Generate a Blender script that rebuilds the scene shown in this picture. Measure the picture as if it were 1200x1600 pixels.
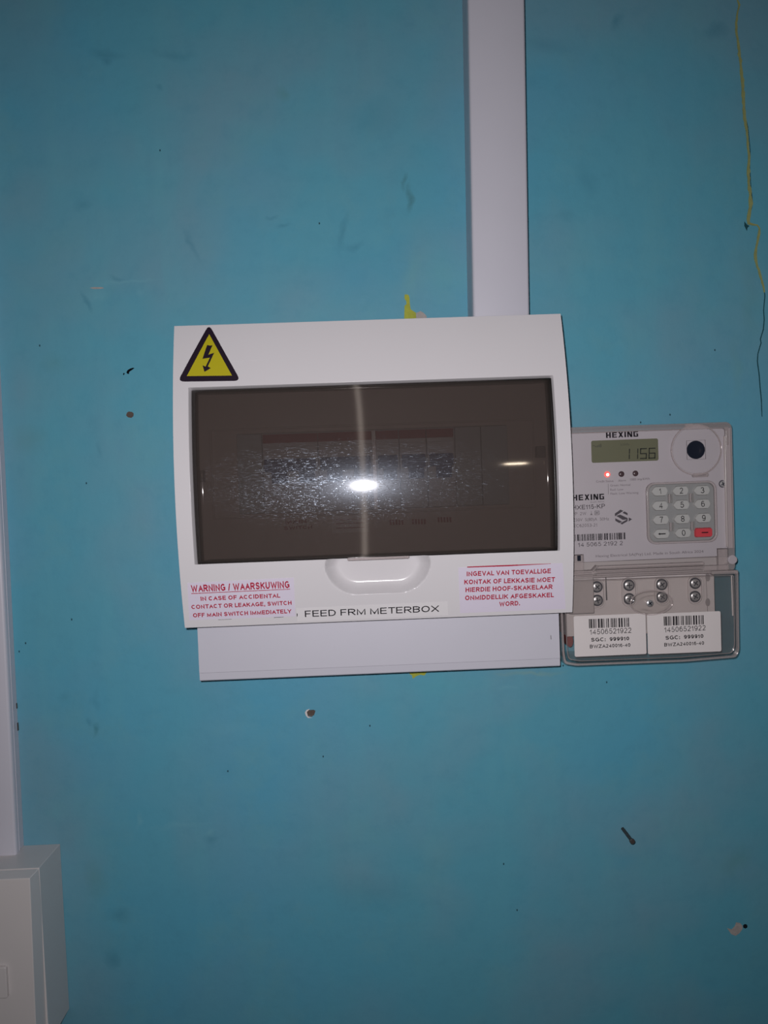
import bpy, bmesh, math, random
import numpy as np
from mathutils import Matrix, Vector

for o in list(bpy.data.objects):
    bpy.data.objects.remove(o)
scene = bpy.context.scene
COL = scene.collection

# ------------------------------------------------------------------ camera
# all lengths in millimetres, wall plane at y = 0, d = distance out from the wall
MM = 0.001
F, CAMD = 1200.0, 590.0
YAW, PITCH, ROLL = (math.radians(a) for a in (1.2, 1.5, 2.1))
_fw = Vector((math.sin(YAW)*math.cos(PITCH), math.cos(YAW)*math.cos(PITCH), -math.sin(PITCH)))
_rt = Vector((math.cos(YAW), -math.sin(YAW), 0))
_up = _rt.cross(_fw)
CR = math.cos(ROLL)*_rt - math.sin(ROLL)*_up
CU = math.sin(ROLL)*_rt + math.cos(ROLL)*_up
cd = bpy.data.cameras.new('camera')
cam = bpy.data.objects.new('camera', cd)
COL.objects.link(cam)
cd.sensor_fit = 'VERTICAL'
cd.sensor_height = 24.0
cd.lens = 24.0*F/1600.0
cd.clip_start = 0.01
cam.matrix_world = Matrix(((CR.x, CU.x, -_fw.x, 0), (CR.y, CU.y, -_fw.y, -CAMD*MM), (CR.z, CU.z, -_fw.z, 0), (0, 0, 0, 1)))
scene.camera = cam

# ------------------------------------------------------------------ light
scene.view_settings.view_transform = 'Standard'
scene.view_settings.look = 'None'
scene.view_settings.exposure = 0.0
scene.view_settings.gamma = 1.0
scene.view_settings.use_curve_mapping = False
world = bpy.data.worlds.new('dim_room')
scene.world = world
world.use_nodes = True
wb = world.node_tree.nodes['Background']
wb.inputs[0].default_value = (0.9, 0.95, 1.0, 1)
wb.inputs[1].default_value = 0.035
# the flash of the phone that took the picture, beside its lens
fl = bpy.data.lights.new('phone_flash', 'SPOT')
fl.energy = 8.8
fl.color = (1.0, 0.965, 0.985)
fl.shadow_soft_size = 0.004
fl.spot_size = math.radians(130)
fl.spot_blend = 1.0
flash = bpy.data.objects.new('phone_flash', fl)
COL.objects.link(flash)
flash.matrix_world = Matrix.Translation((-0.011, -CAMD*MM, 0.015)) @ cam.matrix_world.to_3x3().to_4x4()
# a small warm room lamp far behind the photographer
rl = bpy.data.lights.new('room_lamp', 'AREA')
rl.shape = 'RECTANGLE'
rl.size, rl.size_y = 0.09, 0.02
rl.energy = 0.35
rl.color = (1.0, 0.82, 0.62)
lamp = bpy.data.objects.new('room_lamp', rl)
COL.objects.link(lamp)
lamp.location = (0.62, -2.9, 0.30)
lamp.rotation_euler = (math.radians(90), 0, math.radians(12))


def at(px, py, d=0.0):
    """point of the photograph -> (x, z) in mm on the plane d mm in front of the wall"""
    v = CR*((px-600)/F) - CU*((py-800)/F) + _fw
    t = (CAMD-d)/v.y
    return (v.x*t, v.z*t)


def on(px, py, surf):
    d = 60.0
    for _ in range(6):
        x, z = at(px, py, d)
        d = surf(x, z)
    return (x, z)

# bulging front of the distribution board
def bs(x, z):
    return 70.0-17.0*((z-3.0)/112.0)**2

# ------------------------------------------------------------------ materials
def nt(name):
    m = bpy.data.materials.new(name)
    m.use_nodes = True
    t = m.node_tree
    return m, t, t.nodes, t.links, t.nodes['Principled BSDF']


def plastic(name, col, rough=0.35, spec=0.5, metal=0.0, vary=0.03, scale=60, bump=0.0, bscale=900):
    m, t, n, l, p = nt(name)
    p.inputs['Roughness'].default_value = rough
    p.inputs['Metallic'].default_value = metal
    p.inputs['Specular IOR Level'].default_value = spec
    tc = n.new('ShaderNodeTexCoord')
    nz = n.new('ShaderNodeTexNoise')
    nz.inputs['Scale'].default_value = scale
    nz.inputs['Detail'].default_value = 4
    l.new(tc.outputs['Object'], nz.inputs['Vector'])
    mx = n.new('ShaderNodeMix')
    mx.data_type = 'RGBA'
    mx.inputs[6].default_value = (*[c*(1-vary) for c in col], 1)
    mx.inputs[7].default_value = (*[min(1, c*(1+vary)) for c in col], 1)
    l.new(nz.outputs['Fac'], mx.inputs[0])
    l.new(mx.outputs[2], p.inputs['Base Color'])
    if bump:
        nb = n.new('ShaderNodeTexNoise')
        nb.inputs['Scale'].default_value = bscale
        l.new(tc.outputs['Object'], nb.inputs['Vector'])
        b = n.new('ShaderNodeBump')
        b.inputs['Strength'].default_value = bump
        b.inputs['Distance'].default_value = 0.0003
        l.new(nb.outputs['Fac'], b.inputs['Height'])
        l.new(b.outputs[0], p.inputs['Normal'])
    return m


def clear(name, tint, milk=0.06, rough=0.06, milkcol=(0.6, 0.56, 0.57), refl=1.0):
    m, t, n, l, p = nt(name)
    n.remove(p)
    tr = n.new('ShaderNodeBsdfTransparent')
    tr.inputs[0].default_value = (*tint, 1)
    gl = n.new('ShaderNodeBsdfGlossy')
    gl.inputs['Roughness'].default_value = rough
    df = n.new('ShaderNodeBsdfDiffuse')
    df.inputs[0].default_value = (*milkcol, 1)
    a = n.new('ShaderNodeMixShader')
    a.inputs[0].default_value = milk
    l.new(tr.outputs[0], a.inputs[1])
    l.new(df.outputs[0], a.inputs[2])
    fr = n.new('ShaderNodeFresnel')
    fr.inputs[0].default_value = 1.5
    mu = n.new('ShaderNodeMath')
    mu.operation = 'MULTIPLY'
    mu.inputs[1].default_value = refl
    l.new(fr.outputs[0], mu.inputs[0])
    b = n.new('ShaderNodeMixShader')
    l.new(mu.outputs[0], b.inputs[0])
    l.new(a.outputs[0], b.inputs[1])
    l.new(gl.outputs[0], b.inputs[2])
    l.new(b.outputs[0], n['Material Output'].inputs[0])
    return m


def smoked_glass():
    m, t, n, l, p = nt('smoked_plastic')
    n.remove(p)
    tc = n.new('ShaderNodeTexCoord')
    tr = n.new('ShaderNodeBsdfTransparent')
    tr.inputs[0].default_value = (0.54, 0.515, 0.505, 1)
    hz = n.new('ShaderNodeBsdfDiffuse')
    hz.inputs[0].default_value = (0.175, 0.142, 0.128, 1)
    body = n.new('ShaderNodeMixShader')
    body.inputs[0].default_value = 0.17
    l.new(tr.outputs[0], body.inputs[1])
    l.new(hz.outputs[0], body.inputs[2])

    def scratches(rot, sx, sz, scale, lo, hi):
        mp = n.new('ShaderNodeMapping')
        mp.inputs['Rotation'].default_value = (0, math.radians(rot), 0)
        mp.inputs['Scale'].default_value = (sx, 1, sz)
        l.new(tc.outputs['Object'], mp.inputs['Vector'])
        nz = n.new('ShaderNodeTexNoise')
        nz.inputs['Scale'].default_value = scale
        nz.inputs['Detail'].default_value = 3
        nz.inputs['Roughness'].default_value = 0.7
        l.new(mp.outputs[0], nz.inputs['Vector'])
        r = n.new('ShaderNodeMapRange')
        r.inputs['From Min'].default_value = lo
        r.inputs['From Max'].default_value = hi
        l.new(nz.outputs['Fac'], r.inputs['Value'])
        return r.outputs[0]

    def add(a, b, op='ADD'):
        x = n.new('ShaderNodeMath')
        x.operation = op
        x.use_clamp = False
        for s, v in ((0, a), (1, b)):
            if isinstance(v, (int, float)):
                x.inputs[s].default_value = v
            else:
                l.new(v, x.inputs[s])
        return x.outputs[0]
    s1 = scratches(24, 210, 1900, 1.0, 0.585, 0.67)
    s2 = scratches(-74, 230, 1700, 1.0, 0.585, 0.67)
    s3 = scratches(4, 150, 2300, 1.0, 0.585, 0.67)
    s4 = scratches(-50, 380, 2000, 1.0, 0.59, 0.67)
    sp = n.new('ShaderNodeSeparateXYZ')
    l.new(tc.outputs['Object'], sp.inputs[0])
    zr = n.new('ShaderNodeMapRange')
    zr.inputs['From Min'].default_value = DOOR_Z-0.003
    zr.inputs['From Max'].default_value = DOOR_Z+0.004
    l.new(sp.outputs['Z'], zr.inputs['Value'])
    inv = add(1.0, zr.outputs[0], 'SUBTRACT')
    allS = add(add(add(s1, s3), zr.outputs[0], 'MULTIPLY'), add(add(s2, s4), inv, 'MULTIPLY'))
    bump = n.new('ShaderNodeBump')
    bump.inputs['Strength'].default_value = 0.35
    bump.inputs['Distance'].default_value = 0.00006
    l.new(allS, bump.inputs['Height'])
    # polished surface
    g1 = n.new('ShaderNodeBsdfGlossy')
    g1.inputs['Roughness'].default_value = 0.05
    fr = n.new('ShaderNodeFresnel')
    fr.inputs[0].default_value = 1.49
    m1 = n.new('ShaderNodeMixShader')
    l.new(fr.outputs[0], m1.inputs[0])
    l.new(body.outputs[0], m1.inputs[1])
    l.new(g1.outputs[0], m1.inputs[2])
    # scratches that catch the light
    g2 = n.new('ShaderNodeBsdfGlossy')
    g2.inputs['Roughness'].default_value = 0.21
    g2.inputs['Color'].default_value = (0.70, 0.82, 1.0, 1)  # blue of the glare is put into the scratch colour
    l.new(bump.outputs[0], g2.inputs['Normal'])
    wear = n.new('ShaderNodeTexNoise')
    wear.inputs['Scale'].default_value = 25
    l.new(tc.outputs['Object'], wear.inputs['Vector'])
    wr = n.new('ShaderNodeMapRange')
    wr.inputs['From Min'].default_value = 0.35
    wr.inputs['From Max'].default_value = 0.56
    wr.inputs['To Min'].default_value = 0.35
    l.new(wear.outputs['Fac'], wr.inputs['Value'])
    cl = n.new('ShaderNodeClamp')
    l.new(allS, cl.inputs[0])
    # oval mask round the flash reflection: scratch glare is painted in only there
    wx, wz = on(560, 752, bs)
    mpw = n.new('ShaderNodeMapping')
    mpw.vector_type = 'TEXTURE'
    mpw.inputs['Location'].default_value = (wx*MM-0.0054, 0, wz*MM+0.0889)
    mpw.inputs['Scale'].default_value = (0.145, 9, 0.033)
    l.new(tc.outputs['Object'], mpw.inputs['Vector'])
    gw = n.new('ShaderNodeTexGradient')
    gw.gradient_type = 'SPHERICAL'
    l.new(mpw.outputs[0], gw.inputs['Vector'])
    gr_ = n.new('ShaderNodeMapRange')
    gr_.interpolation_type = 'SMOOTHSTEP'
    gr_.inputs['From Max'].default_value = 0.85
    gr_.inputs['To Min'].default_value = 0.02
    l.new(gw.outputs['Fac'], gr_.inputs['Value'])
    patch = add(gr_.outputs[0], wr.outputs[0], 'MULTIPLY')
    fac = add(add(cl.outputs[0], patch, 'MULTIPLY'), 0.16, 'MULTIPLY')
    fac = add(fac, add(gr_.outputs[0], 0.006, 'MULTIPLY'))  # faint glare haze painted in near the flash reflection
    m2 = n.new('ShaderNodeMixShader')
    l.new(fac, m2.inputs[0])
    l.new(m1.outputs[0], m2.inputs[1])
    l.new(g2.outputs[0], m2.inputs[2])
    # fine wiping haze along x: stretches the flash upwards and downwards
    g3 = n.new('ShaderNodeBsdfAnisotropic') if hasattr(bpy.types, 'ShaderNodeBsdfAnisotropic') else n.new('ShaderNodeBsdfGlossy')
    g3.inputs['Roughness'].default_value = 0.275
    g3.inputs['Anisotropy'].default_value = 0.955
    tg = n.new('ShaderNodeTangent')
    tg.direction_type = 'RADIAL'
    tg.axis = 'X'
    l.new(tg.outputs[0], g3.inputs['Tangent'])
    g3.inputs['Rotation'].default_value = ANISO_ROT
    m3 = n.new('ShaderNodeMixShader')
    m3.inputs[0].default_value = 0.0020
    g3.inputs['Color'].default_value = (1.0, 0.9, 0.78, 1)
    l.new(m2.outputs[0], m3.inputs[1])
    l.new(g3.outputs[0], m3.inputs[2])
    l.new(m3.outputs[0], n['Material Output'].inputs[0])
    return m


ANISO_ROT = 0.25
DOOR_Z = 0.0889+0.009     # the door's origin lies at the foot of the board


def wall_paint():
    m, t, n, l, p = nt('teal_wall_paint')
    p.inputs['Roughness'].default_value = 0.55
    p.inputs['Specular IOR Level'].default_value = 0.25
    tc = n.new('ShaderNodeTexCoord')

    def noise(scale, detail=4, rough=0.55, vec=None):
        z = n.new('ShaderNodeTexNoise')
        z.inputs['Scale'].default_value = scale
        z.inputs['Detail'].default_value = detail
        z.inputs['Roughness'].default_value = rough
        l.new(vec or tc.outputs['Object'], z.inputs['Vector'])
        return z

    def ramp(sock, lo, hi, a=0.0, b=1.0):
        r = n.new('ShaderNodeMapRange')
        r.inputs['From Min'].default_value = lo
        r.inputs['From Max'].default_value = hi
        r.inputs['To Min'].default_value = a
        r.inputs['To Max'].default_value = b
        l.new(sock, r.inputs['Value'])
        return r.outputs[0]

    def mix(fac, a, b):
        x = n.new('ShaderNodeMix')
        x.data_type = 'RGBA'
        if isinstance(fac, float):
            x.inputs[0].default_value = fac
        else:
            l.new(fac, x.inputs[0])
        for s, v in ((6, a), (7, b)):
            if isinstance(v, tuple):
                x.inputs[s].default_value = (*v, 1)
            else:
                l.new(v, x.inputs[s])
        return x.outputs[2]
    base = (0.098, 0.345, 0.455)
    c = mix(ramp(noise(7, 3).outputs['Fac'], 0.42, 0.62), base, (0.14, 0.325, 0.42))
    c = mix(ramp(noise(4.2, 2).outputs['Fac'], 0.50, 0.70, 0, 0.8), c, (0.082, 0.345, 0.50))
    c = mix(ramp(noise(16, 5, 0.65).outputs['Fac'], 0.52, 0.75, 0, 0.6), c, (0.13, 0.35, 0.42))
    c = mix(ramp(noise(60, 5, 0.7).outputs['Fac'], 0.5, 0.8, 0, 0.35), c, (0.075, 0.27, 0.38))
    # brush direction streaks
    mp = n.new('ShaderNodeMapping')
    mp.inputs['Scale'].default_value = (1, 1, 0.18)
    l.new(tc.outputs['Object'], mp.inputs['Vector'])
    c = mix(ramp(noise(38, 4, 0.6, mp.outputs[0]).outputs['Fac'], 0.52, 0.75, 0, 0.35), c, (0.12, 0.38, 0.47))
    # individual stains and scuffs: px, py, rx, ry (mm), angle, colour, strength, softness
    wn = noise(55, 3)
    sub = n.new('ShaderNodeVectorMath')
    sub.operation = 'SUBTRACT'
    l.new(wn.outputs['Color'], sub.inputs[0])
    sub.inputs[1].default_value = (0.5, 0.5, 0.5)
    scl = n.new('ShaderNodeVectorMath')
    scl.operation = 'SCALE'
    scl.inputs['Scale'].default_value = 0.014
    l.new(sub.outputs[0], scl.inputs[0])
    wv = n.new('ShaderNodeVectorMath')
    wv.operation = 'ADD'
    l.new(tc.outputs['Object'], wv.inputs[0])
    l.new(scl.outputs[0], wv.inputs[1])
    dk, bl, gr = (0.045, 0.20, 0.29), (0.055, 0.30, 0.47), (0.10, 0.27, 0.28)
    lt = (0.17, 0.42, 0.50)
    stains = [
        (585, 185, 22, 17, 0, dk, .30), (165, 85, 12, 4, 10, dk, .6), (270, 85, 16, 3.5, 8, dk, .5),
        (440, 148, 4, 8, 0, gr, .6), (300, 380, 2.5, 14, -30, dk, .5), (537, 365, 3, 16, 12, dk, .6),
        (553, 385, 8, 2.5, -20, dk, .6), (640, 310, 2.5, 11, 4, (0.05, 0.15, 0.16), .8), (632, 285, 2, 7, 0, (0.05, 0.15, 0.16), .6),
        (440, 352, 6, 2, -15, dk, .6), (425, 340, 4, 1.5, -30, dk, .5), (560, 430, 34, 24, 0, bl, .5),
        (620, 395, 14, 22, 0, bl, .35), (130, 320, 7, 5, 0, dk, .4), (250, 137, 3, 2, 0, dk, .5),
        (965, 35, 6, 4, -40, dk, .7), (855, 72, 24, 6, 5, dk, .35), (918, 282, 8, 14, -25, dk, .4),
        (885, 340, 7, 4, 0, dk, .35), (1120, 47, 10, 5, 0, dk, .6), (300, 620, 5, 5, 0, bl, .2),
        (155, 705, 2.5, 6, 0, dk, .4), (48, 685, 12, 10, 0, gr, .4), (85, 570, 10, 8, 0, gr, .35),
        (148, 1140, 2.2, 5, 0, (0.03, 0.16, 0.2), .75), (140, 1130, 2, 3, 0, dk, .6), (150, 1098, 3, 9, 0, dk, .35),
        (150, 1375, 7, 14, -10, gr, .5), (185, 1432, 10, 6, 10, dk, .6), (173, 1497, 7, 7, 30, dk, .7),
        (330, 1312, 6, 5, 0, dk, .55), (328, 1302, 4, 3, 0, lt, .6), (1150, 1345, 14, 8, -30, gr, .5),
        (975, 1345, 12, 6, 0, bl, .35), (590, 1395, 34, 14, 0, dk, .25),
        (215, 1282, 3, 8, 0, lt, .5), (100, 1090, 6, 4, 0, dk, .35), (270, 800, 18, 40, 0, bl, .3),
        (690, 430, 18, 26, 0, (0.12, 0.39, 0.44), .5), (645, 430, 6, 22, 10, (0.14, 0.37, 0.40), .5),
        (280, 1290, 22, 2.4, -6, lt, .3), (360, 1140, 18, 7, 0, lt, .2), (700, 1070, 30, 8, 0, (0.10, 0.38, 0.44), .5),
        (790, 1075, 10, 2, 0, lt, .4), (830, 1052, 26, 2, 2, (0.30, 0.40, 0.24), .4),
        (1150, 575, 5, 26, 0, (0.14, 0.33, 0.33), .4), (1172, 470, 7, 34, 0, (0.12, 0.30, 0.32), .4),
        (165, 95, 4, 2.5, 20, dk, .7), (135, 470, 2, 9, -25, dk, .7), (150, 462, 8, 3, 0, lt, .35),
        (205, 440, 24, 1.3, -5, lt, .5), (215, 455, 3.5, 3.5, 0, lt, .4), (185, 437, 6, 1.5, 5, dk, .5),
    ]
    specks = [(499, 349), (1001, 660), (1047, 648), (948, 1066), (578, 1134), (505, 1182), (787, 1350), (808, 1422),
              (112, 968), (40, 1005), (30, 1018), (135, 755), (62, 540), (356, 1205), (250, 235), (1117, 547), (880, 1040)]
    stains += [(x, y, .6, .95, 0, (0.012, 0.05, 0.07), .95) for x, y in specks]
    for (px, py, rx, rz, ang, col, st) in stains:
        x, z = at(px, py, 0)
        sharp = rx < 1
        mpn = n.new('ShaderNodeMapping')
        mpn.vector_type = 'TEXTURE'
        mpn.inputs['Location'].default_value = (x*MM, 0, z*MM)
        mpn.inputs['Rotation'].default_value = (0, math.radians(ang), 0)
        mpn.inputs['Scale'].default_value = (rx*MM*(1 if sharp else 1.25), 1, rz*MM*(1 if sharp else 1.25))
        l.new(tc.outputs['Object'] if sharp else wv.outputs[0], mpn.inputs['Vector'])
        gd = n.new('ShaderNodeTexGradient')
        gd.gradient_type = 'SPHERICAL'
        l.new(mpn.outputs[0], gd.inputs['Vector'])
        c = mix(ramp(gd.outputs['Fac'], 0.0, 0.25 if sharp else 0.9, 0, st if sharp else st*0.62), c, col)
    l.new(c, p.inputs['Base Color'])
    b1 = n.new('ShaderNodeBump')
    b1.inputs['Strength'].default_value = 0.35
    b1.inputs['Distance'].default_value = 0.004
    l.new(noise(14, 3).outputs['Fac'], b1.inputs['Height'])
    b2 = n.new('ShaderNodeBump')
    b2.inputs['Strength'].default_value = 0.25
    b2.inputs['Distance'].default_value = 0.0006
    l.new(noise(180, 4).outputs['Fac'], b2.inputs['Height'])
    l.new(b1.outputs[0], b2.inputs['Normal'])
    l.new(b2.outputs[0], p.inputs['Normal'])
    return m


M = {
    'white': plastic('white_abs_plastic', (0.66, 0.635, 0.655), 0.22, 0.5, vary=0.012, scale=20),
    'pvc': plastic('white_pvc_trunking', (0.55, 0.54, 0.605), 0.38, 0.45, vary=0.02, scale=30),
    'box': plastic('box_plastic', (0.60, 0.565, 0.56), 0.3, 0.45, vary=0.02, scale=25),
    'inner': plastic('inner_plate_plastic', (0.62, 0.55, 0.53), 0.4, 0.4, vary=0.02),
    'breaker': plastic('breaker_plastic', (0.62, 0.62, 0.66), 0.4, 0.4),
    'blank': plastic('blank_plastic', (0.50, 0.53, 0.56), 0.4, 0.4),
    'blue': plastic('blue_toggle_plastic', (0.035, 0.075, 0.30), 0.35, 0.5),
    'redband': plastic('red_band_ink', (0.36, 0.045, 0.075), 0.5, 0.3),
    'paper': plastic('lilac_label_paper', (0.655, 0.60, 0.71), 0.5, 0.3, vary=0.015, scale=200),
    'tape': plastic('white_label_tape', (0.70, 0.675, 0.69), 0.35, 0.4, vary=0.01),
    'redink': plastic('red_print', (0.40, 0.010, 0.042), 0.5, 0.3),
    'black': plastic('black_print', (0.008, 0.006, 0.010), 0.45, 0.3),
    'hazblack': plastic('hazard_black', (0.016, 0.008, 0.018), 0.4, 0.4),
    'yellow': plastic('hazard_yellow', (0.46, 0.40, 0.012), 0.4, 0.4),
    'gap': plastic('dark_gap', (0.03, 0.028, 0.03), 0.7, 0.2),
    'face': plastic('meter_face_plastic', (0.415, 0.378, 0.402), 0.42, 0.4, vary=0.02),
    'facedark': plastic('meter_case_plastic', (0.27, 0.235, 0.24), 0.5, 0.4),
    'hingegrey': plastic('hinge_plastic', (0.36, 0.32, 0.315), 0.4, 0.4),
    'term': plastic('terminal_block_plastic', (0.56, 0.505, 0.505), 0.42, 0.4),
    'key': plastic('grey_rubber_key', (0.41, 0.405, 0.395), 0.4, 0.4),
    'keybed': plastic('keypad_bed_rubber', (0.25, 0.25, 0.25), 0.45, 0.4),
    'redkey': plastic('red_rubber_key', (0.55, 0.055, 0.07), 0.4, 0.4),
    'meterlabel': plastic('meter_label_paper', (0.66, 0.61, 0.605), 0.5, 0.3, vary=0.015),
    'ink': plastic('grey_print', (0.07, 0.06, 0.07), 0.5, 0.3),
    'paleink': plastic('pale_print', (0.15, 0.13, 0.14), 0.5, 0.3),
    'lcd': plastic('lcd_glass', (0.135, 0.135, 0.088), 0.25, 0.5, vary=0.06),
    'lcdseg': plastic('lcd_segment', (0.030, 0.032, 0.026), 0.4, 0.3),
    'lcdfaint': plastic('lcd_faint_segment', (0.075, 0.076, 0.056), 0.4, 0.3),
    'lens': plastic('optical_lens', (0.012, 0.015, 0.026), 0.2, 0.5),
    'ledoff': plastic('led_off', (0.07, 0.045, 0.05), 0.25, 0.5),
    'steel': plastic('screw_steel', (0.50, 0.49, 0.50), 0.34, 0.5, metal=0.65, vary=0.15, scale=900),
    'nail': plastic('rusty_steel', (0.10, 0.085, 0.08), 0.5, 0.4, metal=0.6, vary=0.3, scale=800),
    'plaster': plastic('bare_plaster', (0.37, 0.335, 0.32), 0.85, 0.2, vary=0.2, scale=400, bump=0.5),
    'brown': plastic('grey_brown_plug', (0.10, 0.075, 0.065), 0.8, 0.2, vary=0.25, scale=500, bump=0.5),
    'dark': plastic('hole_depth', (0.015, 0.02, 0.028), 0.9, 0.1),
    'crackyellow': plastic('dull_yellow_undercoat', (0.27, 0.30, 0.125), 0.8, 0.2, vary=0.25, scale=200, bump=0.4),
    'yellowpaint': plastic('old_yellow_paint', (0.37, 0.39, 0.055), 0.7, 0.2, vary=0.2, scale=300, bump=0.4),
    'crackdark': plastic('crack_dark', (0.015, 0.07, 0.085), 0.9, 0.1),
    'clear': clear('clear_polycarbonate', (0.965, 0.955, 0.945), 0.05, 0.08, refl=0.3),
    'clearthin': clear('clear_cover_sheet', (0.965, 0.955, 0.945), 0.05, 0.07),
    'milky': clear('clear_polycarbonate_edge', (0.90, 0.86, 0.855), 0.30, 0.12, (0.68, 0.61, 0.605), refl=0.6),
    'sealbody': clear('frosted_polycarbonate', (0.8, 0.76, 0.75), 0.66, 0.2, (0.52, 0.465, 0.46), refl=0.5),
    'edge': clear('highlight_plastic_edge', (0.95, 0.92, 0.91), 0.65, 0.15, (0.74, 0.66, 0.64), refl=0.8),  # pale body colour stands in for edge highlights
    'redwire': plastic('red_wire_insulation', (0.20, 0.03, 0.025), 0.4, 0.4),
    'smokededge': plastic('dark_door_edge', (0.014, 0.012, 0.011), 0.35, 0.4),
    'wall': wall_paint(),
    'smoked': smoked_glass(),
}
mled, t_, n_, l_, p_ = nt('led_on')
p_.inputs['Base Color'].default_value = (0.6, 0.02, 0.02, 1)
p_.inputs['Emission Color'].default_value = (1.0, 0.10, 0.08, 1)
p_.inputs['Emission Strength'].default_value = 1.3
M['ledon'] = mled
mled2, t_, n_, l_, p_ = nt('led_die')
p_.inputs['Emission Color'].default_value = (1.0, 0.75, 0.70, 1)
p_.inputs['Emission Strength'].default_value = 2.0
M['leddie'] = mled2

# ------------------------------------------------------------------ mesh building
class MB:
    """collects geometry in mm: (x, d, z) with d out from the wall"""
    def __init__(self):
        self.v, self.f, self.m, self.mats = [], [], [], []

    def mi(self, mat):
        if mat not in self.mats:
            self.mats.append(mat)
        return self.mats.index(mat)

    def geo(self, vs, fs, mat):
        k, i = len(self.v), self.mi(mat)
        self.v += [tuple(q) for q in vs]
        self.f += [tuple(k+a for a in q) for q in fs]
        self.m += [i]*len(fs)
        return self

    def box(self, x0, x1, z0, z1, d0, d1, mat):
        return self.prism([(x0, z0), (x1, z0), (x1, z1), (x0, z1)], d0, d1, mat)

    def prism(self, poly, d0, d1, mat, axis='d', inset=0.0):
        """extrude a convex-ish outline; axis d: poly (x,z); axis x: poly (z,d); axis z: poly (x,d)"""
        n = len(poly)
        conv = {'d': lambda a, b, h: (a, h, b), 'x': lambda a, b, h: (h, b, a), 'z': lambda a, b, h: (a, b, h)}[axis]
        cx = sum(p[0] for p in poly)/n
        cy = sum(p[1] for p in poly)/n
        top = poly
        if inset:
            sx = max(p[0] for p in poly)-min(p[0] for p in poly)
            sy = max(p[1] for p in poly)-min(p[1] for p in poly)
            top = [(cx+(a-cx)*(1-2*inset/sx), cy+(b-cy)*(1-2*inset/sy)) for a, b in poly]
        vs = [conv(a, b, d0) for a, b in poly]+[conv(a, b, d1) for a, b in top]
        fs = [tuple(range(n))[::-1], tuple(range(n, 2*n))]+[(i, (i+1) % n, n+(i+1) % n, n+i) for i in range(n)]
        return self.geo(vs, fs, mat)

    def ring(self, outer, inner, d0, d1, mat):
        n = len(outer)
        vs = [(a, d0, b) for a, b in outer]+[(a, d1, b) for a, b in outer]+[(a, d1, b) for a, b in inner]+[(a, d0, b) for a, b in inner]
        fs = []
        for i in range(n):
            j = (i+1) % n
            for k in range(4):
                q = (k+1) % 4
                fs.append((k*n+i, k*n+j, q*n+j, q*n+i))
        return self.geo(vs, fs, mat)

    def lathe(self, x, z, prof, mat, n=32):
        """prof: list of (radius, d), revolved about the axis that points out of the wall"""
        vs, fs = [], []
        for r, d in prof:
            for k in range(n):
                a = 2*math.pi*k/n
                vs.append((x+r*math.cos(a), d, z+r*math.sin(a)))
        for i in range(len(prof)-1):
            for k in range(n):
                q = (k+1) % n
                fs.append((i*n+k, i*n+q, (i+1)*n+q, (i+1)*n+k))
        fs.append(tuple(range((len(prof)-1)*n, len(prof)*n)))
        fs.append(tuple(range(n))[::-1])
        return self.geo(vs, fs, mat)

    def flat(self, poly, surf, off, mat, step=3.0, thick=0.0):
        """filled outline laid on a curved surface"""
        bm = bmesh.new()
        vs = [bm.verts.new((a, b, 0)) for a, b in poly]
        es = [bm.edges.new((vs[i], vs[(i+1) % len(vs)])) for i in range(len(vs))]
        bmesh.ops.triangle_fill(bm, use_beauty=True, use_dissolve=False, edges=es)
        z0, z1 = min(p[1] for p in poly), max(p[1] for p in poly)
        k = math.floor(z0/step)+1
        while k*step < z1:
            bmesh.ops.bisect_plane(bm, geom=bm.verts[:]+bm.edges[:]+bm.faces[:], plane_co=(0, k*step, 0), plane_no=(0, 1, 0), dist=1e-5)
            k += 1
        bm.normal_update()
        for f in bm.faces:
            if f.normal.z > 0:
                f.normal_flip()
        if thick:
            r = bmesh.ops.extrude_face_region(bm, geom=bm.faces[:])
            lift = [e for e in r['geom'] if isinstance(e, bmesh.types.BMVert)]
            for v in lift:
                v.co.z = thick
        bm.verts.index_update()
        pts = [(v.co.x, surf(v.co.x, v.co.y)+off+v.co.z, v.co.y) for v in bm.verts]
        fs = [tuple(v.index for v in f.verts) for f in bm.faces]
        bm.free()
        return self.geo(pts, fs, mat)

    def text(self, s, p0, p1, cap, surf, off, mat, bold=0.0):
        """writing from baseline point p0 to p1 (both x,z in mm), capital height cap in mm"""
        vs, fs, x0, x1 = glyphs(s, bold)
        dx, dz = p1[0]-p0[0], p1[1]-p0[1]
        ln = math.hypot(dx, dz)
        ux, uz = dx/ln, dz/ln
        sx, sy = ln/(x1-x0), cap/CAPH
        pts = []
        for a, b in vs:
            u, w = (a-x0)*sx, b*sy
            x, z = p0[0]+u*ux-w*uz, p0[1]+u*uz+w*ux
            pts.append((x, surf(x, z)+off, z))
        return self.geo(pts, fs, mat)

    def strip(self, pts, widths, d0, d1, mat):
        L, R = [], []
        for i, (x, z) in enumerate(pts):
            a, b = pts[max(0, i-1)], pts[min(len(pts)-1, i+1)]
            tx, tz = b[0]-a[0], b[1]-a[1]
            q = math.hypot(tx, tz)
            nx, nz = -tz/q, tx/q
            w = widths[i]/2
            L.append((x+nx*w, z+nz*w))
            R.append((x-nx*w, z-nz*w))
        for i in range(len(pts)-1):
            self.prism([L[i], R[i], R[i+1], L[i+1]], d0, d1, mat)
        return self

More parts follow.
